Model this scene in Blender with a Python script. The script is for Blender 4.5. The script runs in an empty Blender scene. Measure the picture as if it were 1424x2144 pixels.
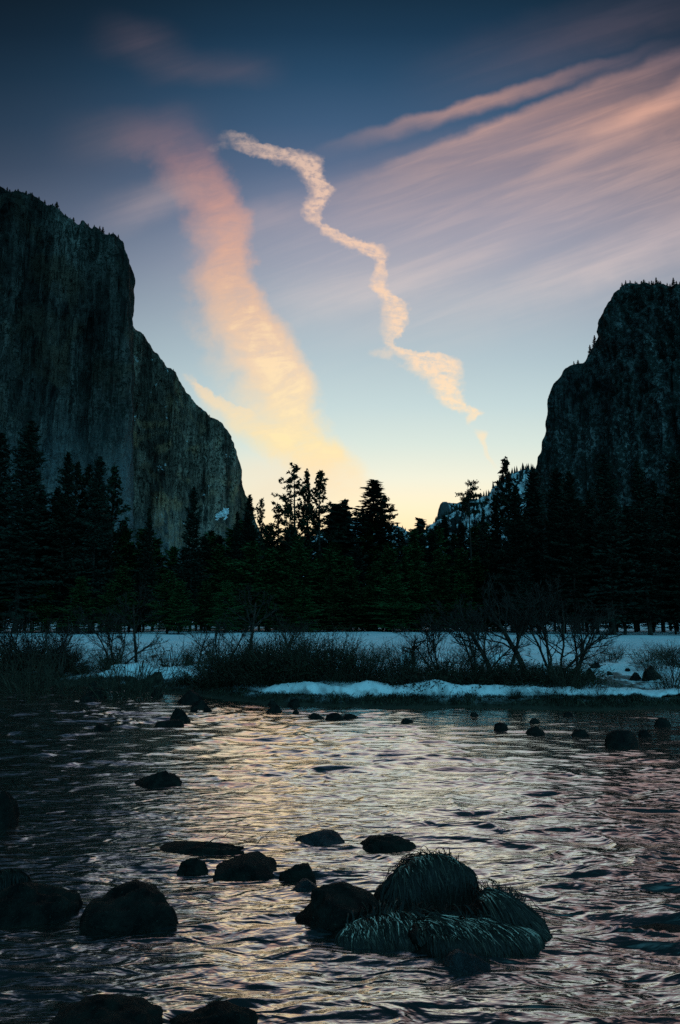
import bpy, math, random
import numpy as np

C = bpy.context.scene.collection
R = math.radians
random.seed(7)
rng = np.random.default_rng(11)

# ------------------------------------------------------------------ camera
F = 1429.0                      # focal length in photo pixels (24 mm on a 36 mm tall frame, 2144 px)
PITCH = R(9.45)
CAMZ = 2.5
ct, st = math.cos(PITCH), math.sin(PITCH)
cam_d = bpy.data.cameras.new('camera')
cam_d.sensor_fit = 'VERTICAL'; cam_d.sensor_height = 36; cam_d.sensor_width = 24
cam_d.lens = 24.0; cam_d.clip_start = 0.05; cam_d.clip_end = 30000
cam = bpy.data.objects.new('camera', cam_d); C.objects.link(cam)
cam.location = (0, 0, CAMZ); cam.rotation_euler = (R(90) + PITCH, 0, 0)
bpy.context.scene.camera = cam

def ray(px, py):
    dx, dy = (px - 712) / F, (1072 - py) / F
    return dx, ct - dy * st, st + dy * ct
def P(px, py, d):               # the point seen at a photo pixel, d metres ahead
    x, y, z = ray(px, py)
    return np.array([x / y * d, d, CAMZ + z / y * d])
def G(px, py, z0=0.0):          # the point seen at a photo pixel on the level z0
    x, y, z = ray(px, py)
    s = (z0 - CAMZ) / z
    return np.array([x * s, y * s, z0])
def gno(px, py):
    x, y, z = ray(px, py)
    return x / y, z / y

def project(V):
    V = np.asarray(V) - np.array([0, 0, CAMZ])
    f = V[:, 1] * ct + V[:, 2] * st; u = -V[:, 1] * st + V[:, 2] * ct
    return 712 + F * V[:, 0] / f, 1072 - F * u / f
def fit_size(shape, c, rx, ry, h, px, z0=0.0):
    """real size and place of a stone whose width, top and waterline are known from the photo"""
    xl, xr, yt, yb = px; c = np.array(c, float)
    for _ in range(10):
        V = shape(c, rx, ry, h); V = V[V[:, 2] > z0 - .002]
        if len(V) < 8: break
        X, Y = project(V)
        k = (xr - xl) / max(X.max() - X.min(), 1e-3); rx *= k; ry *= k ** .5
        c[0] += ((xl + xr) / 2 - (X.max() + X.min()) / 2) * c[1] / F * .9
        c[1] += (G(712, yb, z0)[1] - G(712, min(Y.max(), 2800), z0)[1]) * .8
        have = Y.max() - Y.min(); h = max(.02, h * min(1.6, max(.5, 1 + ((yb - yt) / have - 1) * 1.1)))
    return c, rx, ry, h
# ------------------------------------------------------------------ noise
def _h(ix, iy, iz, seed):
    n = (ix * 374761393 + iy * 668265263 + iz * 2147483647 + seed * 1274126177) & 0xFFFFFFFF
    n = ((n ^ (n >> 13)) * 1274126177) & 0xFFFFFFFF
    n = ((n ^ (n >> 16)) * 2246822519) & 0xFFFFFFFF
    return ((n ^ (n >> 15)) & 0xFFFFFF) / float(0xFFFFFF) * 2 - 1
def vnoise(x, y, z=0.0, seed=0):
    x, y, z = np.broadcast_arrays(np.asarray(x, float), np.asarray(y, float), np.asarray(z, float))
    ix, iy, iz = np.floor(x).astype(np.int64), np.floor(y).astype(np.int64), np.floor(z).astype(np.int64)
    fx, fy, fz = x - ix, y - iy, z - iz
    u, v, w = (f * f * f * (f * (f * 6 - 15) + 10) for f in (fx, fy, fz))
    def L(a, b, t): return a + (b - a) * t
    c = lambda a, b, d: _h(ix + a, iy + b, iz + d, seed)
    return L(L(L(c(0,0,0), c(1,0,0), u), L(c(0,1,0), c(1,1,0), u), v),
             L(L(c(0,0,1), c(1,0,1), u), L(c(0,1,1), c(1,1,1), u), v), w)
def fbm(x, y, z=0.0, o=4, seed=0, g=.5):
    t, a = 0, 1.0
    for k in range(o):
        f = 2.03 ** k
        t = t + a * vnoise(np.asarray(x) * f + 17.3 * k, np.asarray(y) * f - 9.1 * k, np.asarray(z) * f + 3.7 * k, seed + k)
        a *= g
    return t
def sstep(a, b, x):
    t = np.clip((x - a) / (b - a), 0, 1)
    return t * t * (3 - 2 * t)

# ------------------------------------------------------------------ mesh helpers
def mesh_np(name, V, F4=None, F3=None, smooth=False, attr=None):
    me = bpy.data.meshes.new(name)
    V = np.asarray(V, np.float32)
    idx, sizes = [], []
    if F4 is not None and len(F4): idx.append(np.asarray(F4, np.int32).ravel()); sizes.append(np.full(len(F4), 4, np.int32))
    if F3 is not None and len(F3): idx.append(np.asarray(F3, np.int32).ravel()); sizes.append(np.full(len(F3), 3, np.int32))
    idx = np.concatenate(idx); sizes = np.concatenate(sizes)
    me.vertices.add(len(V)); me.vertices.foreach_set('co', V.ravel())
    me.loops.add(len(idx)); me.loops.foreach_set('vertex_index', idx)
    me.polygons.add(len(sizes))
    st_ = np.zeros(len(sizes), np.int32); st_[1:] = np.cumsum(sizes)[:-1]
    me.polygons.foreach_set('loop_start', st_)
    if smooth: me.polygons.foreach_set('use_smooth', np.ones(len(sizes), bool))
    if attr is not None:
        a = me.attributes.new('tone', 'FLOAT', 'POINT'); a.data.foreach_set('value', np.asarray(attr, np.float32))
    me.update(calc_edges=True); me.validate()
    return me
def grid_faces(nr, nc, base=0):
    i = np.arange(nr - 1)[:, None] * nc + np.arange(nc - 1)[None, :] + base
    return np.stack([i, i + 1, i + nc + 1, i + nc], -1).reshape(-1, 4)
def link(name, me, mat=None, parent=None):
    o = bpy.data.objects.new(name, me); C.objects.link(o)
    if mat is not None and me is not None and not me.materials: me.materials.append(mat)
    if parent is not None: o.parent = parent
    return o
def struct(o, kind='structure'):
    o['kind'] = kind; return o
def tag(o, label, cat, group=None):
    o['label'] = label; o['category'] = cat
    if group: o['group'] = group
    return o
def thing(name, label, cat, loc, rz=0, sc=1.0, group=None, tilt=(0, 0)):
    o = bpy.data.objects.new(name, None); C.objects.link(o)
    o.empty_display_size = .2
    o.location = tuple(float(v) for v in loc); o.rotation_euler = (tilt[0], tilt[1], rz)
    o.scale = (sc,) * 3 if not isinstance(sc, tuple) else sc
    return tag(o, label, cat, group)

class Tubes:                    # many tapering tubes gathered into one mesh
    def __init__(s): s.V, s.F, s.n, s.T = [], [], 0, []
    def add(s, pts, r0, r1, k=4, tone=0.0):
        pts = np.asarray(pts, float); n = len(pts)
        tan = np.gradient(pts, axis=0); tan /= np.linalg.norm(tan, axis=1)[:, None] + 1e-9
        up = np.array([0, 0, 1.0]) if abs(tan[0][2]) < .9 else np.array([1.0, 0, 0])
        a = np.cross(tan, up); a /= np.linalg.norm(a, axis=1)[:, None] + 1e-9
        b = np.cross(tan, a)
        ang = np.arange(k) * 2 * math.pi / k
        r = (np.linspace(r0, r1, n) if np.isscalar(r0) else np.asarray(r0))[:, None, None]
        ring = pts[:, None, :] + r * (np.cos(ang)[None, :, None] * a[:, None, :] + np.sin(ang)[None, :, None] * b[:, None, :])
        s.V.append(ring.reshape(-1, 3))
        i = (np.arange(n - 1)[:, None] * k + np.arange(k)[None, :]) + s.n
        j = (np.arange(n - 1)[:, None] * k + (np.arange(k)[None, :] + 1) % k) + s.n
        s.F.append(np.stack([i, j, j + k, i + k], -1).reshape(-1, 4))
        s.T.append(np.full(n * k, tone)); s.n += n * k
    def mesh(s, name, smooth=True):
        return mesh_np(name, np.concatenate(s.V), np.concatenate(s.F), smooth=smooth, attr=np.concatenate(s.T))

def diamonds(cen, ax, side, name, tone=None):   # leaf-shaped four-sided faces
    V = np.stack([cen - ax, cen + side * 1.0 - ax * .1, cen + ax, cen - side * 1.0 - ax * .1], 1).reshape(-1, 3)
    Fq = np.arange(len(V)).reshape(-1, 4)
    return mesh_np(name, V, Fq, attr=None if tone is None else np.repeat(tone, 4))
def rand_unit(n):
    v = rng.normal(size=(n, 3)); return v / np.linalg.norm(v, axis=1)[:, None]

# ------------------------------------------------------------------ materials
class NB:
    def __init__(s, nt): s.nt = nt
    def new(s, t, **kw):
        n = s.nt.nodes.new(t)
        for k, v in kw.items(): setattr(n, k, v)
        return n
    def set(s, sock, v):
        if isinstance(v, bpy.types.NodeSocket): s.nt.links.new(v, sock)
        else: sock.default_value = v
    def m(s, op, a, b=None, c=None, clamp=False):
        n = s.new('ShaderNodeMath', operation=op, use_clamp=clamp)
        s.set(n.inputs[0], a)
        if b is not None: s.set(n.inputs[1], b)
        if c is not None: s.set(n.inputs[2], c)
        return n.outputs[0]
    def ss(s, a, b, x):
        n = s.new('ShaderNodeMapRange', interpolation_type='SMOOTHSTEP')
        s.set(n.inputs[0], x); s.set(n.inputs[1], a); s.set(n.inputs[2], b)
        n.inputs[3].default_value = 0; n.inputs[4].default_value = 1
        return n.outputs[0]
    def ramp(s, x, stops, interp='LINEAR'):
        n = s.new('ShaderNodeValToRGB'); cr = n.color_ramp; cr.interpolation = interp
        while len(cr.elements) < len(stops): cr.elements.new(.5)
        for e, (p, c) in zip(cr.elements, sorted(stops, key=lambda q: q[0])):
            e.position = p; e.color = (*c[:3], 1) if not np.isscalar(c) else (c, c, c, 1)
        s.set(n.inputs[0], x); return n.outputs[0]
    def noise(s, vec, scale, detail=4, rough=.55, dist=0.0):
        n = s.new('ShaderNodeTexNoise'); s.set(n.inputs['Vector'], vec)
        n.inputs['Scale'].default_value = scale; n.inputs['Detail'].default_value = detail
        n.inputs['Roughness'].default_value = rough; n.inputs['Distortion'].default_value = dist
        return n.outputs[0]
    def mix(s, f, a, b):
        n = s.new('ShaderNodeMix', data_type='RGBA'); s.set(n.inputs[0], f)
        s.set(n.inputs[6], a if isinstance(a, bpy.types.NodeSocket) else (*a, 1))
        s.set(n.inputs[7], b if isinstance(b, bpy.types.NodeSocket) else (*b, 1))
        return n.outputs[2]
    def comb(s, x, y, z=0.0):
        n = s.new('ShaderNodeCombineXYZ')
        for k, v in enumerate((x, y, z)): s.set(n.inputs[k], v)
        return n.outputs[0]
    def sep(s, v):
        n = s.new('ShaderNodeSeparateXYZ'); s.set(n.inputs[0], v); return n.outputs
    def sepc(s, v):
        n = s.new('ShaderNodeSeparateColor'); s.set(n.inputs[0], v); return n.outputs
    def scale(s, v, sc):
        n = s.new('ShaderNodeVectorMath', operation='MULTIPLY'); s.set(n.inputs[0], v); n.inputs[1].default_value = sc
        return n.outputs[0]
    def bump(s, h, dist, strength=1.0):
        n = s.new('ShaderNodeBump'); s.set(n.inputs['Height'], h)
        n.inputs['Distance'].default_value = dist; n.inputs['Strength'].default_value = strength
        return n.outputs[0]
def material(name):
    m = bpy.data.materials.new(name); m.use_nodes = True
    b = NB(m.node_tree); p = m.node_tree.nodes['Principled BSDF']
    return m, b, p
def geo(b): return b.new('ShaderNodeNewGeometry')
def pcol(b, p, col, rough=.8, normal=None, spec=.5):
    b.set(p.inputs['Base Color'], col if isinstance(col, bpy.types.NodeSocket) else (*col, 1))
    b.set(p.inputs['Roughness'], rough)
    p.inputs['Specular IOR Level'].default_value = spec
    if normal is not None: b.set(p.inputs['Normal'], normal)

def foliage_mat(name, dark, light, sc=.7):
    m, b, p = material(name)
    g = geo(b)
    info = b.new('ShaderNodeObjectInfo')
    n = b.noise(g.outputs['Position'], sc, 3, .6)
    isl = g.outputs['Random Per Island']
    f = b.m('ADD', b.m('MULTIPLY', isl, .55), b.m('MULTIPLY', b.ss(.35, .65, n), .45))
    col = b.mix(f, dark, light)
    hs = b.new('ShaderNodeHueSaturation'); b.set(hs.inputs['Color'], col)
    b.set(hs.inputs['Value'], b.m('ADD', .7, b.m('MULTIPLY', info.outputs['Random'], .6)))
    b.set(hs.inputs['Hue'], b.m('ADD', .48, b.m('MULTIPLY', info.outputs['Random'], .05)))
    pcol(b, p, hs.outputs[0], .7, spec=.15)
    return m
M_pine = foliage_mat('pine_needles', (.003, .007, .004), (.02, .036, .016))
M_fir = foliage_mat('fir_needles', (.003, .007, .005), (.018, .034, .019))
M_green = foliage_mat('spring_green_foliage', (.006, .018, .006), (.04, .09, .024))
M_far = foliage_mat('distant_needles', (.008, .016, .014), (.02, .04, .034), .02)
M_scrub = foliage_mat('scrub_leaves', (.007, .009, .005), (.036, .038, .018), 1.6)

def bark_mat(name, a, c):
    m, b, p = material(name); g = geo(b)
    n = b.noise(b.scale(g.outputs['Position'], (6, 6, 1.2)), 1.0, 4)
    pcol(b, p, b.mix(b.ss(.35, .7, n), a, c), .9, b.bump(n, .03), .2)
    return m
M_bark = bark_mat('dark_bark', (.02, .016, .012), (.07, .055, .042))
M_twig = bark_mat('grey_twigs', (.012, .011, .009), (.06, .052, .042))
M_stem = bark_mat('brown_stems', (.022, .02, .014), (.085, .07, .045))

def cliff_mat(name, dark, light, warm, snow_amt=.0, veg=.3, talus=(150, 420), vs=.16, streak=1.0, panel=.5):
    m, b, p = material(name); g = geo(b); pos = g.outputs['Position']
    tall = b.scale(pos, (1 / 34, 1 / 34, vs / 34))
    n1 = b.noise(tall, 1.0, 6, .62, .25)
    n2 = b.noise(b.scale(pos, (1 / 9, 1 / 9, vs / 12)), 1.0, 5, .65, .15)
    n3 = b.noise(pos, 1 / 160, 5, .6, .6)
    n4 = b.noise(pos, 1 / 7, 5, .7)
    f = b.m('ADD', b.m('MULTIPLY', n1, .45), b.m('ADD', b.m('MULTIPLY', n2, .3), b.m('MULTIPLY', n3, .35)))
    col = b.ramp(f, [(.44, dark), (.55, [(u + v) / 2 * .6 for u, v in zip(dark, light)]), (.68, light)])
    col = b.mix(b.m('MULTIPLY', b.ss(.5, .66, b.noise(pos, 1 / 120, 4, .6, .8)), .8), col, warm)
    # black water streaks running down the wall
    col = b.mix(b.m('MULTIPLY', b.ss(.54, .66, b.noise(b.scale(pos, (1 / 22, 1 / 22, .03 / 22)), 1.0, 5, .7)), .8 * streak), col, [c * .25 for c in dark])
    pan = b.noise(b.scale(pos, (1 / 62, 1 / 62, .05 / 62)), 1.0, 3, .5, .3)
    col = b.mix(b.m('MULTIPLY', b.ss(.47, .56, pan), panel), col, [c * .6 for c in dark])
    crk = b.noise(b.scale(pos, (1 / 15, 1 / 15, .035 / 15)), 1.0, 2, .4, .1)
    col = b.mix(b.m('MULTIPLY', b.ss(.02, .0, b.m('ABSOLUTE', b.m('SUBTRACT', crk, .5))), .85), col, [c * .3 for c in dark])
    z = b.sep(pos)[2]
    # scattered trees and brush growing on ledges
    vg = b.ss(.56 - veg * .14, .6 - veg * .1, b.m('ADD', b.m('MULTIPLY', n4, .75), b.m('MULTIPLY', n3, .28)))
    col = b.mix(b.m('MULTIPLY', vg, .85), col, (.012, .022, .016))
    # pale talus and snow dust at the foot
    low = b.m('SUBTRACT', 1.0, b.ss(talus[0], talus[1], b.m('ADD', z, b.m('MULTIPLY', b.m('SUBTRACT', n3, .5), 420))))
    tn = b.ss(.36, .66, n4)
    col = b.mix(b.m('MULTIPLY', low, b.m('ADD', .25, b.m('MULTIPLY', tn, .45))), col, (.3, .34, .35))
    if snow_amt:
        nz = b.sep(g.outputs['Normal'])[2]
        sn = b.m('MULTIPLY', b.ss(.12, .42, nz), b.ss(.62 - snow_amt * .3, .66 - snow_amt * .3, b.noise(pos, 1 / 30, 6, .7, .3)))
        col = b.mix(sn, col, (.8, .82, .84))
    h = b.m('ADD', b.m('MULTIPLY', n1, 1.0), b.m('ADD', b.m('MULTIPLY', n2, .35), b.m('MULTIPLY', n4, .22)))
    pcol(b, p, col, .9, b.bump(h, 42), .1)
    return m

# ------------------------------------------------------------------ sky
def build_world():
    w = bpy.data.worlds.new('World'); bpy.context.scene.world = w; w.use_nodes = True
    nt = w.node_tree; nt.nodes.clear(); b = NB(nt)
    tc = b.new('ShaderNodeTexCoord'); d = b.sep(tc.outputs['Generated'])
    y = b.m('MAXIMUM', d[1], .06)
    X, Z = b.m('DIVIDE', d[0], y), b.m('DIVIDE', d[2], y)
    lin = lambda c: tuple(((v / 255 + .055) / 1.055) ** 2.4 if v > 10 else v / 255 / 12.92 for v in c)
    ZM = 1.2
    zt = lambda py: gno(712, py)[1] / ZM
    t = b.m('DIVIDE', Z, ZM)
    sky = [(0, (15, 44, 66)), (70, (22, 54, 80)), (160, (38, 72, 102)), (260, (60, 90, 122)), (350, (84, 106, 137)),
           (450, (114, 130, 158)), (550, (138, 152, 174)), (650, (157, 174, 189)), (750, (174, 195, 204)), (850, (194, 215, 217)),
           (930, (214, 229, 221)), (1000, (236, 238, 219)), (1060, (250, 238, 204)), (1100, (254, 232, 188)), (1170, (225, 205, 165)), (1310, (120, 125, 125))]
    col = b.ramp(t, [(max(0, zt(p)), lin(c)) for p, c in sky])
    # the glow sits over the end of the valley and the sides fall away
    dx = b.m('SUBTRACT', X, .12)
    side = b.m('SUBTRACT', 1.0, b.m('MULTIPLY', b.ss(.1, .75, b.m('ABSOLUTE', dx)), b.m('ADD', .16, b.m('MULTIPLY', b.ss(.3, .8, Z), .44))))
    vm = b.new('ShaderNodeVectorMath', operation='SCALE'); b.set(vm.inputs[0], col); b.set(vm.inputs['Scale'], side); col = vm.outputs[0]
    XZ = b.comb(X, Z, 0)
    # warps
    wn = b.new('ShaderNodeTexNoise'); b.set(wn.inputs['Vector'], XZ); wn.inputs['Scale'].default_value = 16; wn.inputs['Detail'].default_value = 5
    wv = b.sepc(wn.outputs['Color'])
    wx = b.m('SUBTRACT', wv[0], .5); wz = b.m('SUBTRACT', wv[1], .5)
    wn2 = b.new('ShaderNodeTexNoise'); b.set(wn2.inputs['Vector'], XZ); wn2.inputs['Scale'].default_value = 100; wn2.inputs['Detail'].default_value = 5
    wv2 = b.sepc(wn2.outputs['Color'])
    wx2 = b.m('SUBTRACT', wv2[0], .5); wz2 = b.m('SUBTRACT', wv2[1], .5)
    # fine streaks across (wind-combed) for the fat cloud, and along the slanting bands
    comb1 = b.noise(b.comb(b.m('ADD', b.m('MULTIPLY', X, 8), b.m('MULTIPLY', Z, 5)), b.m('ADD', b.m('MULTIPLY', Z, 27), b.m('MULTIPLY', X, -7)), 0), 1.0, 9, .7, .7)
    rot = R(20); cr, sr = math.cos(rot), math.sin(rot)
    al = b.m('ADD', b.m('MULTIPLY', X, cr), b.m('MULTIPLY', Z, sr))
    ac = b.m('SUBTRACT', b.m('MULTIPLY', Z, cr), b.m('MULTIPLY', X, sr))
    comb2 = b.noise(b.comb(b.m('MULTIPLY', al, 3.2), b.m('MULTIPLY', ac, 34), 0), 1.0, 7, .62, .4)
    comb2b = b.noise(b.comb(b.m('MULTIPLY', al, 1.2), b.m('MULTIPLY', ac, 7), 3.0), 1.0, 3, .5, .3)
    puff = b.noise(XZ, 95, 5, .65, .3); puffc = b.m('ADD', b.m('MULTIPLY', puff, .45), b.m('MULTIPLY', b.noise(b.comb(b.m('MULTIPLY', X, 26), b.m('ADD', b.m('MULTIPLY', Z, 90), b.m('MULTIPLY', X, 14)), 5.0), 1.0, 6, .65, .4), .55))
    ccol = lambda: [(zt(p), lin(c)) for p, c in [(0, (70, 66, 84)), (120, (84, 75, 94)), (250, (140, 108, 120)), (330, (180, 134, 132)), (430, (208, 156, 142)),
              (520, (224, 172, 148)), (640, (240, 194, 158)), (760, (250, 212, 172)), (860, (254, 224, 174)), (930, (255, 228, 168)), (1000, (254, 224, 176)), (1090, (255, 214, 150))]]
    cloudc = b.ramp(t, ccol())
    veil = b.ramp(t, [(zt(p), lin(c)) for p, c in [(0, (84, 80, 98)), (120, (146, 118, 122)), (230, (214, 164, 146)), (350, (200, 166, 158)), (500, (196, 180, 182)), (620, (218, 204, 200)), (760, (214, 212, 208)), (950, (238, 226, 200))]])
    # broad slanting bands on the right and wisps on the left
    def band(a, c, up, dn, op, fi, fo):
        ax, az = gno(*a); bx, bz = gno(*c); L = math.hypot(bx - ax, bz - az); ux, uz = (bx - ax) / L, (bz - az) / L
        rx, rz = b.m('SUBTRACT', X, ax), b.m('SUBTRACT', Z, az)
        tt = b.m('ADD', b.m('MULTIPLY', rx, ux), b.m('MULTIPLY', rz, uz))
        dd = b.m('SUBTRACT', b.m('MULTIPLY', rz, ux), b.m('MULTIPLY', rx, uz))
        dd = b.m('ADD', dd, b.m('MULTIPLY', wz, .03))
        k = .00088
        pr = b.m('MULTIPLY', b.ss(up * k, 0.0, dd), b.ss(-dn * k, 0.0, dd))
        fade = b.m('MULTIPLY', b.ss(-fi[0] * k, fi[1] * k, tt), b.ss(L + fo[0] * k, L - fo[1] * k, tt))
        return b.m('MULTIPLY', b.m('MULTIPLY', pr, fade), op)
    bands = [band((600, 334), (1075, 190), 17, 34, .6, (0, 420), (450, 60)),
             band((720, 395), (1424, 112), 24, 62, .55, (160, 330), (700, 0)),
             band((740, 445), (1424, 185), 42, 48, .42, (120, 300), (700, 0)),
             band((1000, 445), (1424, 192), 34, 52, .6, (60, 260), (700, 0)),
             band((860, 540), (1424, 325), 60, 55, .34, (120, 300), (700, 0)),
             band((900, 668), (1424, 482), 44, 70, .55, (200, 300), (600, 0)),
             band((760, 612), (1120, 500), 44, 44, .3, (80, 160), (200, 160)),
             band((600, 560), (1424, 350), 210, 330, .58, (300, 360), (600, 0)),
             band((980, 130), (1424, -10), 90, 110, .26, (200, 400), (600, 0)),
             band((560, 640), (900, 575), 60, 60, .3, (60, 120), (60, 120)),
             band((180, 478), (420, 380), 60, 60, .34, (30, 150), (60, 60)),
             band((230, 60), (350, 92), 60, 80, .17, (60, 60), (60, 60)),
             band((330, 140), (560, 150), 60, 50, .09, (60, 60), (60, 60)),
             band((190, 300), (420, 285), 90, 80, .1, (100, 100), (60, 100)),
             band((470, 1010), (760, 985), 70, 110, .62, (40, 80), (20, 90)),
             band((420, 500), (620, 440), 60, 60, .2, (60, 60), (60, 60))]
    tot = bands[0]
    for q in bands[1:]: tot = b.m('ADD', b.m('MULTIPLY', b.m('SUBTRACT', 1.0, tot), q), tot)
    tot = b.m('MULTIPLY', tot, b.m('ADD', .58, b.m('ADD', b.m('MULTIPLY', b.ss(.36, .66, comb2), .34), b.m('MULTIPLY', b.ss(.3, .7, comb2b), .4))))
    col = b.mix(b.m('MINIMUM', tot, 1.0), col, veil)
    # clouds that follow a winding line: centre, half width and density tabled by height
    def line_cloud(rows, warp, warp2, soft, comb, lo, hi, grain, lefty=.0, wobble=.9, crisp=1.0):
        st_ = []
        for py, c, hw, op in rows:
            gx = gno(c, py)[0]; wd = gno(c + hw, py)[0] - gx
            st_.append((zt(py), ((gx + 1) / 2, wd * 5, op)))
        tz = b.m('ADD', t, b.m('MULTIPLY', b.m('ADD', b.m('MULTIPLY', wz, .6 * warp), b.m('MULTIPLY', wz2, warp2 * .8)), 1 / ZM))
        rc = b.sepc(b.ramp(tz, st_, 'LINEAR'))
        cx = b.m('SUBTRACT', b.m('MULTIPLY', rc[0], 2), 1.0); wd = b.m('DIVIDE', rc[1], 5)
        dd = b.m('SUBTRACT', X, cx)
        dd = b.m('ADD', dd, b.m('ADD', b.m('MULTIPLY', wx, warp), b.m('MULTIPLY', wx2, warp2)))
        wob = b.m('ADD', 1.0 - wobble * .45, b.m('MULTIPLY', b.ss(.36, .66, wv[2]), wobble))
        wd = b.m('MULTIPLY', b.m('MAXIMUM', wd, .002), wob)
        wd = b.m('MULTIPLY', wd, b.m('ADD', 1.0, b.m('MULTIPLY', b.ss(.004, -.012, dd), lefty)))
        rgt = b.ss(-.002, .004, dd)
        dd = b.m('SUBTRACT', b.m('DIVIDE', b.m('ABSOLUTE', dd), wd), 1.0)
        dd = b.m('ADD', dd, b.m('MULTIPLY', b.m('SUBTRACT', comb, .5), grain))
        dd = b.m('MULTIPLY', dd, b.m('ADD', 1.0, b.m('MULTIPLY', rgt, crisp - 1.0)))
        pr = b.ss(soft, -soft * 1.2, dd)
        return b.m('MULTIPLY', b.m('MULTIPLY', pr, rc[2]), b.m('ADD', lo, b.m('MULTIPLY', b.ss(.3, .68, comb), hi)))
    left = [(215, 345, 60, 0), (260, 352, 68, .13), (305, 378, 64, .3), (340, 402, 58, .46), (369, 426, 52, .6), (410, 448, 48, .7), (453, 472, 46, .8), (495, 478, 44, .82), (540, 478, 46, .85), (579, 482, 48, .9),
            (621, 497, 50, .94), (663, 511, 57, .97), (706, 532, 61, 1), (748, 566, 63, 1), (790, 592, 63, 1), (832, 601, 62, .97), (860, 604, 60, .96), (882, 610, 58, .92), (905, 628, 52, .75), (930, 650, 42, .35), (952, 662, 30, 0)]
    branch = [(785, 388, 10, 0), (807, 406, 11, .7), (849, 463, 26, .7), (870, 508, 50, .75), (890, 556, 70, .9), (905, 592, 70, .97), (920, 618, 67, 1), (940, 646, 72, 1), (960, 674, 68, .9),
              (984, 694, 68, .7), (1010, 720, 58, .5), (1040, 738, 44, .3), (1075, 745, 30, 0)]
    edges = [(272, 474, 492, 0), (283, 480, 514, .4), (298, 491, 535, .5), (314, 502, 622, .62), (324, 540, 648, .8), (336, 604, 668, .95), (350, 620, 680, 1), (376, 636, 687, 1), (397, 653, 703, 1), (418, 652, 692, .95),
             (440, 638, 668, .85), (463, 650, 671, .7), (482, 677, 700, .8), (499, 699, 740, .85), (513, 728, 786, .95), (528, 758, 802, .95), (545, 794, 811, .8), (585, 780, 803, .65), (605, 774, 808, .9),
             (620, 797, 830, .85), (632, 814, 855, .9), (678, 818, 854, .85), (696, 815, 848, .75), (712, 808, 824, .5), (728, 811, 830, .7), (741, 826, 922, .85), (755, 856, 958, .95), (795, 908, 956, .95), (835, 926, 963, .9),
             (850, 944, 978, .85), (862, 974, 1006, .9), (870, 982, 1008, 0)]
    zig = [(p, (l + r) / 2, (r - l) / 2, o) for p, l, r, o in edges]
    tail = [(858, 992, 10, 0), (866, 996, 13, .9), (880, 985, 8, .6), (892, 980, 4, 0), (900, 1004, 12, 0), (907, 1008, 14, .65), (916, 1010, 11, .65), (938, 1016, 7, .45), (962, 1025, 6, .32), (984, 1042, 6, 0)]
    combs = b.m('ADD', b.m('MULTIPLY', comb1, .7), b.m('MULTIPLY', b.noise(XZ, 26, 6, .65, .8), .3))
    a1 = line_cloud(left, .035, .016, .7, combs, .6, .55, .8, .4, .3, 1.6)
    a2 = line_cloud(branch, .04, .016, .6, combs, .6, .5, .75, .2, .3, 1.4)
    a3 = line_cloud(zig, .003, .017, .55, puffc, .22, 1.15, 1.25, .35, .7, 1.3)
    a4 = line_cloud(tail, .006, .008, .5, puff, .7, .4, .4)
    fat = b.m('MINIMUM', b.m('MAXIMUM', a1, a2), 1.0)
    cc2 = b.mix(b.m('MULTIPLY', b.ss(.75, 1.0, fat), b.m('MULTIPLY', b.ss(zt(430), zt(800), t), .35)), cloudc, lin((255, 240, 196)))
    col = b.mix(fat, col, cc2)
    zc = b.mix(.5, cloudc, lin((255, 228, 200)))
    col = b.mix(b.m('MINIMUM', b.m('MAXIMUM', a3, a4), .95), col, zc)
    # overhead and behind: dim blue sky, plus a bright unseen lobe added as fill
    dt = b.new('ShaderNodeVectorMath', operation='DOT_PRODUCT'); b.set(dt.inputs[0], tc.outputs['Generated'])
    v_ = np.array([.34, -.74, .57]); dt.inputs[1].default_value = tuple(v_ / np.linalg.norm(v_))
    amb = b.mix(b.m('POWER', b.ss(.42, 1.0, dt.outputs['Value']), 1.5), AMB_TOP, FILL_BACK)
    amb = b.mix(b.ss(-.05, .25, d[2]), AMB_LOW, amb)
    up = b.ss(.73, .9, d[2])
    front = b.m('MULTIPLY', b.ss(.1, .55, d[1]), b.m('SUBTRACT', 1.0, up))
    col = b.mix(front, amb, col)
    sk = b.new('ShaderNodeTexSky', sky_type='NISHITA'); sk.sun_disc = False
    sk.sun_elevation = SUN_EL; sk.sun_rotation = SUN_ROT
    b1 = b.new('ShaderNodeBackground'); b.set(b1.inputs[0], sk.outputs[0]); b1.inputs[1].default_value = .006
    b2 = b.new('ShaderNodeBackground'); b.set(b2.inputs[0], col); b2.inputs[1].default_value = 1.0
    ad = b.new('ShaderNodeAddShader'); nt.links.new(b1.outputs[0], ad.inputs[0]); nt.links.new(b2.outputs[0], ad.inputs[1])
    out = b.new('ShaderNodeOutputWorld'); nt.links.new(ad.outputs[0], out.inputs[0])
    w.cycles.sampling_method = 'MANUAL'; w.cycles.sample_map_resolution = 512
SUN_EL, SUN_ROT = R(3), R(6)
AMB_LOW, AMB_TOP, FILL_BACK = (.01, .05, .075), (.007, .036, .055), (.19, .8, 1.16)
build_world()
sun = bpy.data.lights.new('sun', 'SUN'); sun.energy = .25; sun.angle = R(10); sun.color = (1, .72, .48)
so = bpy.data.objects.new('sun', sun); C.objects.link(so)
so.rotation_euler = (R(90) - SUN_EL, 0, R(180) - SUN_ROT)   # light comes from over the end of the valley

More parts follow.
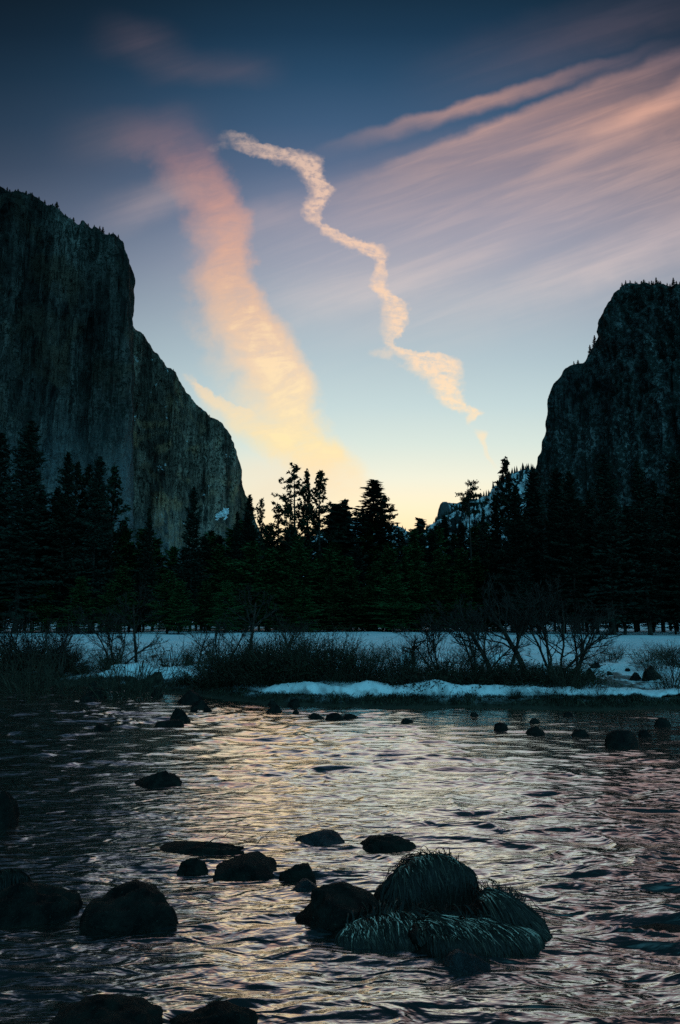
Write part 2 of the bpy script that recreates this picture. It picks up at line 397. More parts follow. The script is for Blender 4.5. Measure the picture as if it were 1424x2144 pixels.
# ------------------------------------------------------------------ ground, snow field and river bed
BX = np.array([-400, -60, -30, -17.0, -12, -7.0, -4.6, -2.9, -.2, 4, 10.9, 25, 60, 400])
BY = np.array([60, 45, 36, 33.0, 30.5, 27.2, 25.0, 23.6, 22.0, 21.9, 21.6, 21, 22, 40])
def bank_y(x): return np.interp(x, BX, BY) + .35 * vnoise(np.asarray(x) * .5, 0.0, 0.0, 5)
def ground_z(x, y):
    x, y = np.asarray(x, float), np.asarray(y, float)
    s = y - bank_y(x)
    z = -.7 + sstep(-2.2, .5, s) * .95
    z = z + sstep(.4, 6, s) * .62 + sstep(20, 110, s) * .5
    bum = fbm(x * .5, y * .5, 0, 4, 21) * .13 + fbm(x * .16, y * .14, 0, 3, 31) * .2
    z = z + bum * sstep(.3, 3, s) * (1 - .6 * sstep(30, 90, s))
    z = z + sstep(150, 240, y) * 3.2 + sstep(300, 900, y) * 6
    z = z + sstep(3.2, -2.0, y) * 1.6                       # the shore the viewer stands on
    z = z + (vnoise(x * .8, y * .8, 0, 41) * .12) * sstep(0, -3, s)
    return z
def axis(parts):
    return np.unique(np.concatenate([np.arange(a, c, s) for a, c, s in parts]))
gx = axis([(-5000, -600, 200), (-600, -80, 20), (-80, -26, 1.5), (-26, 26, .16), (26, 80, 1.5), (80, 600, 20), (600, 5001, 200)])
gy = axis([(-300, -20, 20), (-20, 18, 1.0), (18, 42, .14), (42, 150, 1.2), (150, 600, 12), (600, 9001, 250)])
XX, YY = np.meshgrid(gx, gy)
ZZ = ground_z(XX, YY)
gme = mesh_np('snow_field', np.stack([XX, YY, ZZ], -1).reshape(-1, 3), grid_faces(len(gy), len(gx)), smooth=True)
def ground_material():
    m, b, p = material('snow_and_earth'); g = geo(b); pos = g.outputs['Position']; s = b.sep(pos)
    n = b.noise(pos, .55, 6, .65, .3); nf = b.noise(pos, 3.0, 5, .65)
    # bare earth and leaf litter close to the river, thinning out uphill
    near = b.m('SUBTRACT', 1.0, b.ss(.15, .5, b.m('ADD', s[2], b.m('MULTIPLY', b.m('SUBTRACT', n, .5), .9))))
    spots = b.m('MULTIPLY', b.ss(.55, .61, b.noise(b.scale(pos, (1, .45, 1)), .5, 6, .7, .5)), b.m('SUBTRACT', 1.0, b.ss(38, 60, s[1])))
    earth = b.mix(nf, (.012, .013, .009), (.06, .052, .034))
    snow = b.mix(b.ss(.3, .7, b.noise(pos, .2, 4)), (.7, .73, .76), (.84, .85, .86))
    f = b.m('MAXIMUM', near, b.m('MULTIPLY', spots, .9))
    col = b.mix(f, snow, earth)
    pcol(b, p, col, .75, b.bump(b.m('ADD', b.m('MULTIPLY', nf, .5), n), .12), .25)
    return m
M_ground = ground_material()
struct(link('snow_field', gme, M_ground))

def snow_mat():
    m, b, p = material('snow'); g = geo(b); pos = g.outputs['Position']
    n = b.noise(pos, 4, 5, .6); n2 = b.noise(pos, .8, 3)
    pcol(b, p, b.mix(n2, (.74, .77, .79), (.86, .87, .88)), .7, b.bump(n, .03), .25)
    return m
M_snow = snow_mat()

# ------------------------------------------------------------------ river
def wave_h(x, y):
    wxp = x + .55 * fbm(x * .5, y * .6, 0, 2, 3) ; wyp = y + .35 * fbm(x * .45, y * .5, 1.5, 2, 4)
    act = .4 + .95 * sstep(-.5, .8, fbm(x * .22, y * .3, 0, 2, 8))
    rif = sstep(9, 22, y) * sstep(-.2, -.36, x / y); act = act + 1.3 * rif
    calm = np.interp(y, [3, 7, 14, 22, 40], [1.1, 1.05, .9, .72, .66])
    h = .022 * fbm(wxp * .5, wyp * 1.4, 0, 2, 50) + .03 * fbm(wxp * 1.3, wyp * 3.2, 0, 2, 60) * np.minimum(act, 1.15) ** 1.2 + .006 * fbm(wxp * 3.2, wyp * 8.5, 0, 2, 70) * act
    r = 1 - np.abs(fbm(wxp * .9 + 5, wyp * 2.6, 2.0, 2, 80)); h = h + .03 * np.clip(r, 0, 1) ** 3 * act
    return h * calm
ROCKS_W = []                     # filled below: x, y, rx, ry of each foreground rock, for the water piling round it
def river_mesh():
    nr, nc = 820, 560
    yy = 1.6 * (48 / 1.6) ** (np.arange(nr) / (nr - 1))
    t = np.concatenate([np.linspace(-1.6, -.62, 40)[:-1], np.linspace(-.62, .62, nc - 78), np.linspace(.62, 1.6, 40)[1:]])
    xx = t[None, :] * (yy[:, None] + 1.5); yy = np.broadcast_to(yy[:, None], xx.shape)
    h = wave_h(xx, yy)
    for (rx_, ry_, a, c) in ROCKS_W:
        q = np.sqrt(((xx - rx_) / a) ** 2 + ((yy - ry_) / c) ** 2)
        m_ = .5 * (a + c)
        h = h + .012 * min(c, .5) * (1 - .6 * (xx - rx_) / (a * np.maximum(q, .3))) * np.exp(-((q - 1.1) / .16) ** 2) * np.clip(m_ / .3, .3, 1)
        # trailing wake toward the right
        u = (xx - rx_) / a; v = (yy - ry_) / c
        h = h + .016 * min(c, .6) * np.exp(-((np.abs(v) - .7 - .13 * u + .25 * vnoise(xx * 2, yy * 3, 0, 9)) / .2) ** 2) * sstep(.2, 1.0, u) * sstep(6, 1.2, u)
    return mesh_np('river', np.stack([xx, yy, h], -1).reshape(-1, 3), grid_faces(nr, len(t)), smooth=True)
def water_mat():
    m, b, p = material('river_water'); g = geo(b); pos = g.outputs['Position']
    n = b.noise(b.scale(pos, (2.4, 6.5, 3)), 1.0, 1.6, .45, .9)
    n2 = b.noise(b.scale(pos, (9, 22, 9)), 1.0, 2, .5, .4)
    nrm = b.bump(b.m('ADD', n, b.m('MULTIPLY', n2, .12)), .05)
    b.set(nrm.node.inputs['Strength'], b.m('ADD', .25, b.m('MULTIPLY', b.ss(16, 5, b.sep(pos)[1]), .75)))
    lw = b.new('ShaderNodeLayerWeight'); lw.inputs['Blend'].default_value = .5; b.set(lw.inputs['Normal'], nrm)
    gl = b.new('ShaderNodeBsdfGlossy'); gl.inputs['Color'].default_value = (1.0, .94, .85, 1); gl.inputs['Roughness'].default_value = .13; b.set(gl.inputs['Normal'], nrm)
    pcol(b, p, (.006, .011, .012), .5, nrm, .2)
    mx = b.new('ShaderNodeMixShader')
    b.set(mx.inputs[0], b.m('ADD', .05, b.m('MULTIPLY', b.ss(.29, .75, lw.outputs['Facing']), .9)))
    m.node_tree.links.new(p.outputs[0], mx.inputs[1]); m.node_tree.links.new(gl.outputs[0], mx.inputs[2])
    m.node_tree.links.new(mx.outputs[0], m.node_tree.nodes['Material Output'].inputs[0])
    return m
M_water = water_mat()

# ------------------------------------------------------------------ rocks
def rock_mat(name, dark, light, rough=.5, spec=.14):
    m, b, p = material(name); g = geo(b); pos = g.outputs['Position']
    n = b.noise(pos, 5, 6, .65, .2); n2 = b.noise(pos, 38, 4, .7)
    col = b.mix(b.ss(.35, .7, n), dark, light)
    col = b.mix(b.ss(.6, .72, n2), col, [min(1, c * 2.4) for c in light])
    pcol(b, p, col, b.m('ADD', rough, b.m('MULTIPLY', n, .3)), b.bump(b.m('ADD', n, b.m('MULTIPLY', n2, .5)), .05), spec)
    return m
M_rock = rock_mat('wet_granite', (.002, .0025, .002), (.017, .017, .013))
M_rock_pale = rock_mat('dry_granite', (.012, .014, .01), (.06, .06, .042), .7)
M_rock_wet = rock_mat('glazed_stone', (.004, .005, .006), (.02, .024, .027), .22, .3)

import bmesh
def ico(sub):
    bm = bmesh.new(); bmesh.ops.create_icosphere(bm, subdivisions=sub, radius=1)
    me = bpy.data.meshes.new('ico'); bm.to_mesh(me); bm.free()
    V = np.zeros(len(me.vertices) * 3, np.float32); me.vertices.foreach_get('co', V)
    T = np.zeros(len(me.polygons) * 3, np.int32); me.polygons.foreach_get('vertices', T)
    bpy.data.meshes.remove(me)
    return V.reshape(-1, 3).astype(float), T.reshape(-1, 3)
ICO = {k: ico(k) for k in (3, 4, 5)}
def rock_shape(seed, sub=4, rough=.22, flat=1.0):
    V, T = ICO[sub]
    s = seed * 7.31
    r = 1 + rough * fbm(V[:, 0] * 1.1 + s, V[:, 1] * 1.1, V[:, 2] * 1.1, 4, seed) + .06 * fbm(V[:, 0] * 5, V[:, 1] * 5 + s, V[:, 2] * 5, 3, seed + 9)
    U = V * r[:, None]
    # a few worn flat faces
    rs = np.random.default_rng(seed)
    for k in range(5):
        n = rs.normal(size=3); n[2] = abs(n[2]) * .7; n /= np.linalg.norm(n)
        lim = rs.uniform(.72, .95); dd = U @ n - lim
        U = U - np.where(dd > 0, dd * .75, 0)[:, None] * n
    U[:, 2] *= flat
    lo, hi = U.min(0), U.max(0)
    U[:, :2] = (U[:, :2] - (lo[:2] + hi[:2]) / 2) / ((hi[:2] - lo[:2]) / 2)
    U[:, 2] = U[:, 2] / U[:, 2].max()
    return U, T
def box_from_px(xl, xr, yt, yb, depth=.7, z0=0.0):
    """world centre and half sizes of something standing at level z0 seen between these photo pixels"""
    cx = (xl + xr) / 2
    f = G(cx, yb, z0); a, c = G(xl, yb, z0), G(xr, yb, z0)
    rx = (c[0] - a[0]) / 2
    ry = rx * depth
    cy = f[1] + ry * .9
    k = cy / f[1]
    top = P(cx, yt, cy * .985)[2]
    return np.array([(a[0] + c[0]) / 2 * k, cy, z0]), rx * k, ry, max(top - z0, .03)
def rock(name, label, px, seed, mat=None, depth=.7, z0=0.0, rough=.22, group=None, cat='rock', wake=True, sub=4):
    c, rx, ry, h = box_from_px(*px, depth=depth, z0=z0)
    U, T = rock_shape(seed, sub, rough)
    def local(rx, ry, h):
        V = U * np.array([rx / .92, ry / .92, h / .62]); V[:, 2] -= h * .38 / .62; return V
    c, rx, ry, h = fit_size(lambda c, a, b_, q: local(a, b_, q) + c, c, rx, ry, h, px, z0)
    V = local(rx, ry, h)
    me = mesh_np(name, V, F3=T, smooth=True)
    o = link(name, me, mat or M_rock); o.location = tuple(c)
    tag(o, label, cat, group)
    if wake: ROCKS_W.append((c[0], c[1], rx, ry))
    return o

RK = 'river_rock'
near = [
 ((168, 374, 1840, 1958), 'large black rounded boulder in the shallows on the lower left', 1, .8, 'boulder'),
 ((372, 436, 1796, 1826), 'small dark stone left of the smooth oval rock in midstream', 2, .7, RK),
 ((446, 580, 1782, 1840), 'smooth dark oval rock in midstream between two smaller stones', 3, .7, RK),
 ((330, 514, 1760, 1790), 'long low flat black rock just above the waterline, mid left', 4, .35, RK),
 ((584, 660, 1806, 1844), 'dark stone right of the smooth oval rock in midstream', 5, .7, RK),
 ((756, 874, 1746, 1782), 'dark humped rock behind the tallest grassy mound', 6, .7, RK),
 ((102, 348, 2080, 2190), 'broad black rock rising from the bottom edge of the photo, lower left corner', 7, .7, 'boulder'),
 ((348, 542, 2094, 2190), 'rounded black rock at the bottom edge, right beside the broad black one', 8, .7, 'boulder'),
 ((1308, 1470, 1934, 1976), 'low dark flat rock at the right edge beside fast water', 9, .6, RK),
 ((282, 382, 1613, 1648), 'lone dark humped rock in open water on the left of midstream', 10, .6, RK),
 ((-90, 42, 1640, 1738), 'black boulder cut by the left edge of the photo', 11, .7, 'boulder'),
 ((-60, 176, 1846, 1932), 'low black rock at the left edge joining the large rounded boulder', 12, .6, 'boulder'),
]
for px, lab, sd, dp, nm in near:
    rock(nm, lab, px, sd, depth=dp, cat='boulder' if nm == 'boulder' else 'rock', sub=5, group='dark rocks in the foreground river')
rock(RK, 'glossy wet stone washed over by water behind the grassy boulder', (600, 674, 1838, 1872), 13, M_rock_wet, .7, group='wet glossy stones')
rock(RK, 'pointed stone with a wave curling over it, left of the humped rock', (618, 722, 1736, 1768), 14, M_rock_wet, .5, group='wet glossy stones')
rock(RK, 'wet shiny stone at the front foot of the grassy boulder', (926, 1028, 1986, 2046), 15, M_rock_wet, .7, group='wet glossy stones')
rock('boulder', 'smooth black bare boulder touching the left side of the grassy mound', (618, 796, 1846, 1958), 16, None, .8, cat='boulder', sub=5, group='dark rocks in the foreground river')

far = [
 ((354, 398, 1482, 1514), 'upright dark stone standing beside a flat slab near the far left bank'),
 ((324, 386, 1506, 1521), 'flat slab lying in front of the upright dark stone'),
 ((194, 236, 1514, 1532), 'low dark stone in the black water toward the left edge'),
 ((370, 426, 1444, 1472), 'largest blocky rock at the foot of the left bank bushes'),
 ((402, 436, 1465, 1480), 'small stone in front of the blocky rock by the left bank'),
 ((316, 342, 1440, 1460), 'dark rounded stone left of the blocky bank rock'),
 ((184, 210, 1425, 1443), 'pointed stone behind the broad one in the far left riffle'),
 ((176, 224, 1440, 1459), 'broad dark stone in the far left riffle'),
 ((248, 268, 1431, 1445), 'small pointed stone in the riffle, nearest the pale snow patch'),
 ((278, 306, 1426, 1442), 'stone at the water edge below the pale snow patch on the left'),
 ((166, 206, 1456, 1472), 'low stone just in front of the broad one in the left riffle'),
 ((398, 414, 1479, 1488), 'tiny stone, left of two small ones beyond the upright stone'),
 ((426, 444, 1479, 1489), 'tiny stone, right of two small ones beyond the upright stone'),
 ((558, 592, 1476, 1493), 'squarish dark stone alone in the pink water left of centre'),
 ((560, 582, 1466, 1477), 'small stone behind the squarish one in pink water'),
 ((602, 628, 1463, 1479), 'stone close to the left tip of the snow ledge'),
 ((612, 628, 1485, 1494), 'small round stone right of the squarish one'),
 ((644, 678, 1493, 1505), 'left stone of the flat row in the pink water'),
 ((682, 722, 1492, 1505), 'middle stone of the flat row in the pink water'),
 ((716, 750, 1494, 1504), 'right stone of the flat row in the pink water'),
 ((838, 866, 1504, 1514), 'lone flat stone in the pale water under the snow ledge centre'),
 ((984, 1002, 1491, 1500), 'smallest lone stone in pale water right of centre'),
 ((1034, 1064, 1512, 1527), 'tilted dark stone in pale water, left of the longer humped one'),
 ((1100, 1142, 1519, 1538), 'longer humped stone in pale water between two others on the right'),
 ((1108, 1132, 1503, 1514), 'small stone behind the longer humped one on the right'),
 ((1196, 1234, 1526, 1542), 'domed stone left of the biggest rock near the right bank'),
 ((1266, 1336, 1528, 1560), 'biggest dark boulder in the far water near the right edge'),
 ((1336, 1366, 1527, 1542), 'stone tucked behind the right end of the biggest far boulder'),
 ((1370, 1404, 1502, 1519), 'dark stone at the far right close to the opposite bank'),
 ((1180, 1200, 1490, 1499), 'small stone just below the right bank twigs'),
 ((680, 732, 1466, 1478), 'flat dark stone under the overhanging bank grass'),
]
for k, (px, lab) in enumerate(far):
    rock(RK, lab, px, 100 + k, depth=.7, wake=False, sub=3, group='stones along the far side of the river')
bank_rocks = [
 ((78, 116, 1386, 1424), .1, 'pale rounded stone half buried in the dark left bank'),
 ((262, 300, 1404, 1432), .1, 'greyish stone on the left shore under the snow patch'),
 ((300, 344, 1408, 1436), .1, 'mossy stone among low plants on the left shore'),
 ((1344, 1388, 1392, 1426), .75, 'largest dark rock poking out of the snow slope on the right'),
 ((1318, 1344, 1406, 1424), .75, 'smaller dark rock left of the largest one in the snow slope'),
 ((1236, 1258, 1388, 1400), .9, 'dark stone highest up on the right snow slope'),
 ((1222, 1250, 1396, 1422), .75, 'dark stone at the right end of the bank scrub in snow'),
 ((1270, 1284, 1404, 1414), .8, 'small dark stone in snow between the bank scrub and larger rocks'),
 ((1308, 1320, 1396, 1404), .85, 'tiny dark stone on the snow slope left of the larger rocks'),
]
def ground_hit(px, py):
    d = np.arange(14, 160, .1); x_, y_, z_ = ray(px, py); zz = CAMZ + z_ / y_ * d
    j = int(np.argmax(zz < ground_z(x_ / y_ * d, d))); return float(zz[j])
for k, (px, z0, lab) in enumerate(bank_rocks):
    z0 = ground_hit((px[0] + px[1]) / 2, px[3])
    o = rock('bank_stone', lab, px, 260 + k, M_rock_pale if k < 3 else M_rock, .8, z0, wake=False, group='stones on the far bank', cat='stone', sub=3)
    o.location.z = float(ground_z(o.location.x, o.location.y)) - .03

# ------------------------------------------------------------------ the grassy boulder
def blade_mat():
    m, b, p = material('frosted_grass'); a = b.new('ShaderNodeAttribute', attribute_name='tone')
    f = a.outputs['Fac']
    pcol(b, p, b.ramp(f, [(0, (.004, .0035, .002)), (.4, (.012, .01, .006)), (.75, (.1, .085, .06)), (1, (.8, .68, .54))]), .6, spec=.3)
    return m
M_blade = blade_mat()
def mound_fn(c, rr, seed, sl=0.0):
    def on(q):                  # point on the mound in direction q
        q = q / np.linalg.norm(q, axis=-1, keepdims=True)
        r = 1 + .12 * fbm(q[..., 0] * 1.5 + seed, q[..., 1] * 1.5, q[..., 2] * 1.5, 3, seed)
        p = q * r[..., None] * rr
        p[..., 2] = p[..., 2] * (1 - sl * np.clip(p[..., 0] / rr[0], -1, 1))
        return c + p
    return on
def grass_on(on, c, rr, n, crest, comb, length, seed, frost, lift=.007, seg=12, width=.0034, spread=.24):
    """blades rooted along a crest line and combed down over the mound"""
    rs = np.random.default_rng(seed)
    k = rs.uniform(0, 1, n)
    cp = np.array(crest, float)
    q = np.stack([np.interp(k, np.linspace(0, 1, len(cp)), cp[:, j]) for j in range(3)], -1)
    q = q + rs.normal(size=(n, 3)) * spread * np.array([.5, .35, .25])
    q[:, 2] = np.abs(q[:, 2]); q /= np.linalg.norm(q, axis=1)[:, None]
    clump = rs.integers(0, 26, n)
    cdir = rs.normal(size=(26, 3)) * .24
    cb = np.array(comb, float)[None, :] + cdir[clump] + rs.normal(size=(n, 3)) * .07
    Ls = length * np.where(rs.random(n) < .25, rs.uniform(.8, 1.35, n), rs.uniform(.3, .85, n)); Ls = Ls * (.8 + .4 * rs.random(26)[clump])
    h = np.zeros(n)
    pts, q0 = [], q.copy()
    pos = on(q)
    lf = lift * rs.uniform(.3, 2.6, n)
    for s in range(seg + 1):
        u = s / seg
        arch = lf * (math.sin(min(1, u * 1.25) * math.pi) * 1.0 + .25)
        base = on(q)
        nrm = q / rr; nrm /= np.linalg.norm(nrm, axis=1)[:, None]
        pts.append(base + nrm * arch[:, None])
        step = cb * (1 - .4 * u) + np.array([0, 0, -1.0]) * (.35 + 1.1 * u)
        step -= nrm * (step * nrm).sum(1)[:, None]
        step /= np.linalg.norm(step, axis=1)[:, None] + 1e-6
        q = q + (step * (Ls / seg)[:, None]) / rr
        q /= np.linalg.norm(q, axis=1)[:, None]
    pts = np.stack(pts, 1)                                   # n, seg+1, 3
    tan = np.gradient(pts, axis=1); tan /= np.linalg.norm(tan, axis=2)[..., None] + 1e-9
    view = np.array([0, -1, .35]); side = np.cross(tan, view[None, None, :]); side /= np.linalg.norm(side, axis=2)[..., None] + 1e-9
    side = side + rs.normal(size=(n, 1, 3)) * .35
    w = width * np.linspace(1, .25, seg + 1)[None, :, None] * rs.uniform(.6, 1.4, (n, 1, 1))
    V = np.stack([pts - side * w, pts + side * w], 2).reshape(-1, 3)
    base = np.arange(n)[:, None] * (seg + 1) * 2 + np.arange(seg)[None, :] * 2
    Fq = np.stack([base, base + 1, base + 3, base + 2], -1).reshape(-1, 4)
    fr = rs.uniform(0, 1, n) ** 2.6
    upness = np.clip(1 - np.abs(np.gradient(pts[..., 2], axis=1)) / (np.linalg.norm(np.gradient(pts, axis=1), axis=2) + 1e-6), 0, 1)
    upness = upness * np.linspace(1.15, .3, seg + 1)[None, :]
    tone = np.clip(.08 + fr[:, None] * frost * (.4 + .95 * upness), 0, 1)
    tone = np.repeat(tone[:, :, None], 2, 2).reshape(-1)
    return V, Fq, tone
def build_grassy():
    c0, rx0, _, _ = box_from_px(690, 1150, 1790, 2000)
    root = thing('grassy_boulder', 'big rock draped in long frosted combed grass, nearest midstream', 'boulder', (c0[0], c0[1], 0))
    specs = [  # photo box, depth, crest (directions on the mound), comb, length, number, frost
      ((786, 1012, 1800, 1925), .62, [(-.6, .2, .8), (-.1, .2, 1), (.5, .2, .9)], (.35, -.75, 0), 1.0, 4600, 1.0, -.06),
      ((965, 1152, 1862, 1978), .7, [(-.7, 0, .8), (0, 0, 1), (.4, -.1, .8)], (.9, -.35, -.1), 1.0, 3400, .95, .7),
      ((693, 960, 1904, 1990), .5, [(-.8, -.15, .6), (-.3, 0, 1), (.6, .1, .85)], (.25, -.7, 0), .62, 4200, 1.25, -.05),
      ((850, 1142, 1914, 2008), .5, [(-.9, .1, .7), (0, .1, 1), (.6, 0, .8)], (.55, -.6, 0), .8, 4400, 1.15, .3),
      ((874, 1004, 1952, 2016), .6, [(-.5, 0, .8), (.1, 0, 1), (.4, 0, .9)], (.2, -.7, 0), .36, 1500, .85, .25),
    ]
    for k, (px, dp, crest, comb, ln, n, fr, sl) in enumerate(specs):
        c, rx, ry, h = box_from_px(*px, depth=dp)
        V, T = ICO[5]
        shape = lambda c, a, b_, q: mound_fn(c, np.array([a, b_, q]), 30 + k, sl)(V)
        c, rx, ry, h = fit_size(shape, c, rx, ry, h, px)
        if k == 0: c = c + np.array([0, .16, 0]); h = h * .95
        rr = np.array([rx, ry, h]); cc = c.copy()
        on = mound_fn(cc, rr, 30 + k, sl)
        VV = on(V); VV[:, :2] += .0
        VV = VV + .012 * fbm(VV[:, 0] * 9, VV[:, 1] * 9, VV[:, 2] * 9, 3, 90 + k)[:, None] * V
        ro = link('rock_mound', mesh_np('rock_mound', VV - np.array([c0[0], c0[1], 0]), F3=T, smooth=True), M_rock, root)
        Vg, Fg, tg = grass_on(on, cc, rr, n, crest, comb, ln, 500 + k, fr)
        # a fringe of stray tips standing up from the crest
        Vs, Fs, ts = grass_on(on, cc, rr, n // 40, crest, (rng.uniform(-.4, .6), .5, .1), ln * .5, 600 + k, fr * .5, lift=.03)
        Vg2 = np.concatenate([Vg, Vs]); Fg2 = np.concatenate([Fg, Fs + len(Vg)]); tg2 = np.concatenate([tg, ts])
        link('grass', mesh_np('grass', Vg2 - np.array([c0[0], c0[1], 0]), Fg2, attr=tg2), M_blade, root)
        ROCKS_W.append((c[0], c[1], rx, ry))
build_grassy()
# small grass-topped clump on the rock at the left edge
def edge_clump():
    c, rx, ry, h = box_from_px(-40, 64, 1834, 1872)
    root = thing('grass_tussock', 'drooping grass tuft on the low rock at the left edge', 'tussock', (c[0], c[1], 0))
    rr = np.array([rx, ry, h]); on = mound_fn(c, rr, 77)
    V, T = ICO[4]
    link('rock_mound', mesh_np('rock_mound', on(V) - np.array([c[0], c[1], 0]), F3=T, smooth=True), M_rock, root)
    Vg, Fg, tg = grass_on(on, c, rr, 700, [(-.6, 0, .8), (.3, 0, 1)], (.7, -.4, 0), .35, 701, .6)
    link('grass', mesh_np('grass', Vg - np.array([c[0], c[1], 0]), Fg, attr=tg), M_blade, root)
edge_clump()
struct(link('river', river_mesh(), M_water))

# thin sticks caught on the stones
def stick(label, pts, r):
    tb = Tubes(); P0 = np.array([P(x, y, d) for x, y, d in pts]); base = P0[0].copy()
    P0 = P0 + rng.normal(0, .006, P0.shape); tb.add(P0 - base, r, r * .4, 5)
    k = len(P0) // 2; tb.add(np.array([P0[k], P0[k] + [.05, 0, .05], P0[k] + [.11, .01, .06]]) - base, r * .6, r * .3, 4)
    o = link('stick', tb.mesh('stick'), M_bark); o.location = tuple(base); tag(o, label, 'stick')
stick('thin forked stick lying across the long low flat rock', [(432, 1768, 7.55), (448, 1757, 7.55), (468, 1753, 7.55), (492, 1757, 7.55), (522, 1762, 7.55)], .007)
stick('curled bare twig snagged in the current right of the flat rock', [(540, 1766, 7.7), (549, 1752, 7.7), (556, 1748, 7.7), (560, 1755, 7.7), (556, 1764, 7.7)], .005)

# ------------------------------------------------------------------ snow ledge and bank grass
def snow_ledge():
    n, k = 420, 22
    px = np.linspace(536, 1560, n)
    Y = np.interp(px, [536, 700, 1050, 1424, 1560], [24.3, 22.75, 22.6, 22.4, 22.3])
    X = np.array([P(p, 1450, y)[0] for p, y in zip(px, Y)])
    top_py = np.interp(px, [536, 560, 600, 640, 680, 720, 770, 830, 920, 960, 1060, 1100, 1200, 1300, 1424, 1560], [1446, 1436, 1431, 1427, 1431, 1436, 1424, 1437, 1422, 1434, 1437, 1438, 1440, 1442, 1444, 1446])
    ztop = np.array([P(p, q, y + .35)[2] for p, q, y in zip(px, top_py, Y)])
    zlow = np.array([P(p, q, y)[2] for p, q, y in zip(px, np.interp(px, [536, 600, 700, 850, 1050, 1150, 1300, 1560], [1460, 1468, 1473, 1473, 1468, 1461, 1460, 1462]), Y)])
    zlow = zlow + .05 * fbm(px * .03, 0, 0, 3, 14)
    out = .22 * fbm(px * .022, 1.0, 0, 3, 15)
    ang = np.linspace(-.55 * math.pi, .62 * math.pi, k)      # section: lip, rounded front, top, run-out
    V = []
    for j in range(n):
        h = max(ztop[j] - zlow[j], .06); mid = zlow[j] + h * .4
        for i, a in enumerate(ang):
            if a <= math.pi / 2:
                yy = Y[j] + out[j] + .3 - .42 * math.cos(a) ; zz = mid + h * (.6 if a > 0 else .4) * math.sin(a)
            else:
                u = (a - math.pi / 2) / (.12 * math.pi); yy = Y[j] + out[j] + .3 + 1.3 * u; zz = ztop[j] - .2 * u * u
            V.append((X[j], yy, zz))
    V = np.array(V)
    V[:, 2] += .045 * fbm(V[:, 0] * 1.9, V[:, 1] * 1.9, 0, 3, 16); V[:, 1] += .11 * fbm(V[:, 0] * 2.6, V[:, 2] * 4, 0, 4, 17); V[:, 2] += .02 * fbm(V[:, 0] * 8, V[:, 1] * 8, 0, 3, 18)
    struct(link('snow_bank', mesh_np('snow_bank', V, grid_faces(n, k), smooth=True), M_snow))
snow_ledge()
def snow_patches():
    for k, (xl, xr, yt, yb) in enumerate([(236, 352, 1374, 1412), (330, 420, 1382, 1418), (1000, 1060, 1392, 1408), (836, 872, 1400, 1420), (1110, 1190, 1410, 1428)]):
        c, rx, ry, h = box_from_px(xl, xr, yt, yb, .8, .45)
        z = ground_z(c[0], c[1])
        U, T = rock_shape(300 + k, 4, .35)
        a_ = np.arctan2(U[:, 1], U[:, 0]); U = U * np.stack([1 + .5 * fbm(np.cos(a_) * 2.2 + k * 9, np.sin(a_) * 2.2, 0, 4, 210 + k)] * 2 + [np.ones(len(U))], -1)
        V = U * np.array([rx, ry, max(.2, min(.36, h))]); V[:, 2] += .05 * fbm(V[:, 0] * 2, V[:, 1] * 2, 0, 3, 60 + k)
        o = struct(link('snow_drift', mesh_np('snow_drift', V, F3=T, smooth=True), M_snow)); o.location = (c[0], c[1], float(z) + .1)
snow_patches()
def bank_grass_mat():
    m, b, p = material('bank_grass'); a = b.new('ShaderNodeAttribute', attribute_name='tone')
    pcol(b, p, b.ramp(a.outputs['Fac'], [(0, (.004, .006, .003)), (.7, (.022, .026, .012)), (1, (.13, .12, .07))]), .7, spec=.2)
    return m
M_bgrass = bank_grass_mat()
def bank_grass():
    n = 15000; rs = np.random.default_rng(5)
    x = rs.uniform(-19, 15, n)
    keep = (x > -3.6) | (rs.uniform(0, 1, n) < .55); x = x[keep]; n = len(x)
    s = np.where(rs.random(n) < .1, rs.uniform(.75, 3.2, n), rs.uniform(-.25, .75, n)); y = bank_y(x) + s
    z = np.maximum(ground_z(x, y), -.02) + np.where((s > .8) & (s < 1.9) & (x > -2.8), .22, 0)
    clump = .6 + .5 * fbm(x * 1.3, y * 1.3, 0, 2, 8)
    L = rs.uniform(.25, .6, n) * np.clip(clump, .35, 1.2)
    d = np.stack([rs.normal(0, .45, n), -np.abs(rs.normal(.5, .35, n)), np.full(n, .9)], -1)
    seg = 4; pts = [np.stack([x, y, z], -1)]; cur = pts[0]
    for k in range(seg):
        d2 = d + np.array([0, 0, -.62]) * k; d2 /= np.linalg.norm(d2, axis=1)[:, None]
        cur = cur + d2 * (L / seg)[:, None]; cur[:, 2] = np.maximum(cur[:, 2], .005); pts.append(cur)
    pts = np.stack(pts, 1); w = .009 * np.linspace(1, .3, seg + 1)[None, :, None]
    a = rs.uniform(0, 6.28, n); side = np.stack([np.cos(a), np.sin(a) * .4, 0 * a], -1)[:, None, :]
    V = np.stack([pts - side * w, pts + side * w], 2).reshape(-1, 3)
    base = np.arange(n)[:, None] * (seg + 1) * 2 + np.arange(seg)[None, :] * 2
    Fq = np.stack([base, base + 1, base + 3, base + 2], -1).reshape(-1, 4)
    tone = np.repeat(rs.uniform(0, 1, n) ** 1.5, (seg + 1) * 2)
    o = struct(link('bank_grass', mesh_np('bank_grass', V, Fq, attr=tone), M_bgrass), 'stuff')
bank_grass()

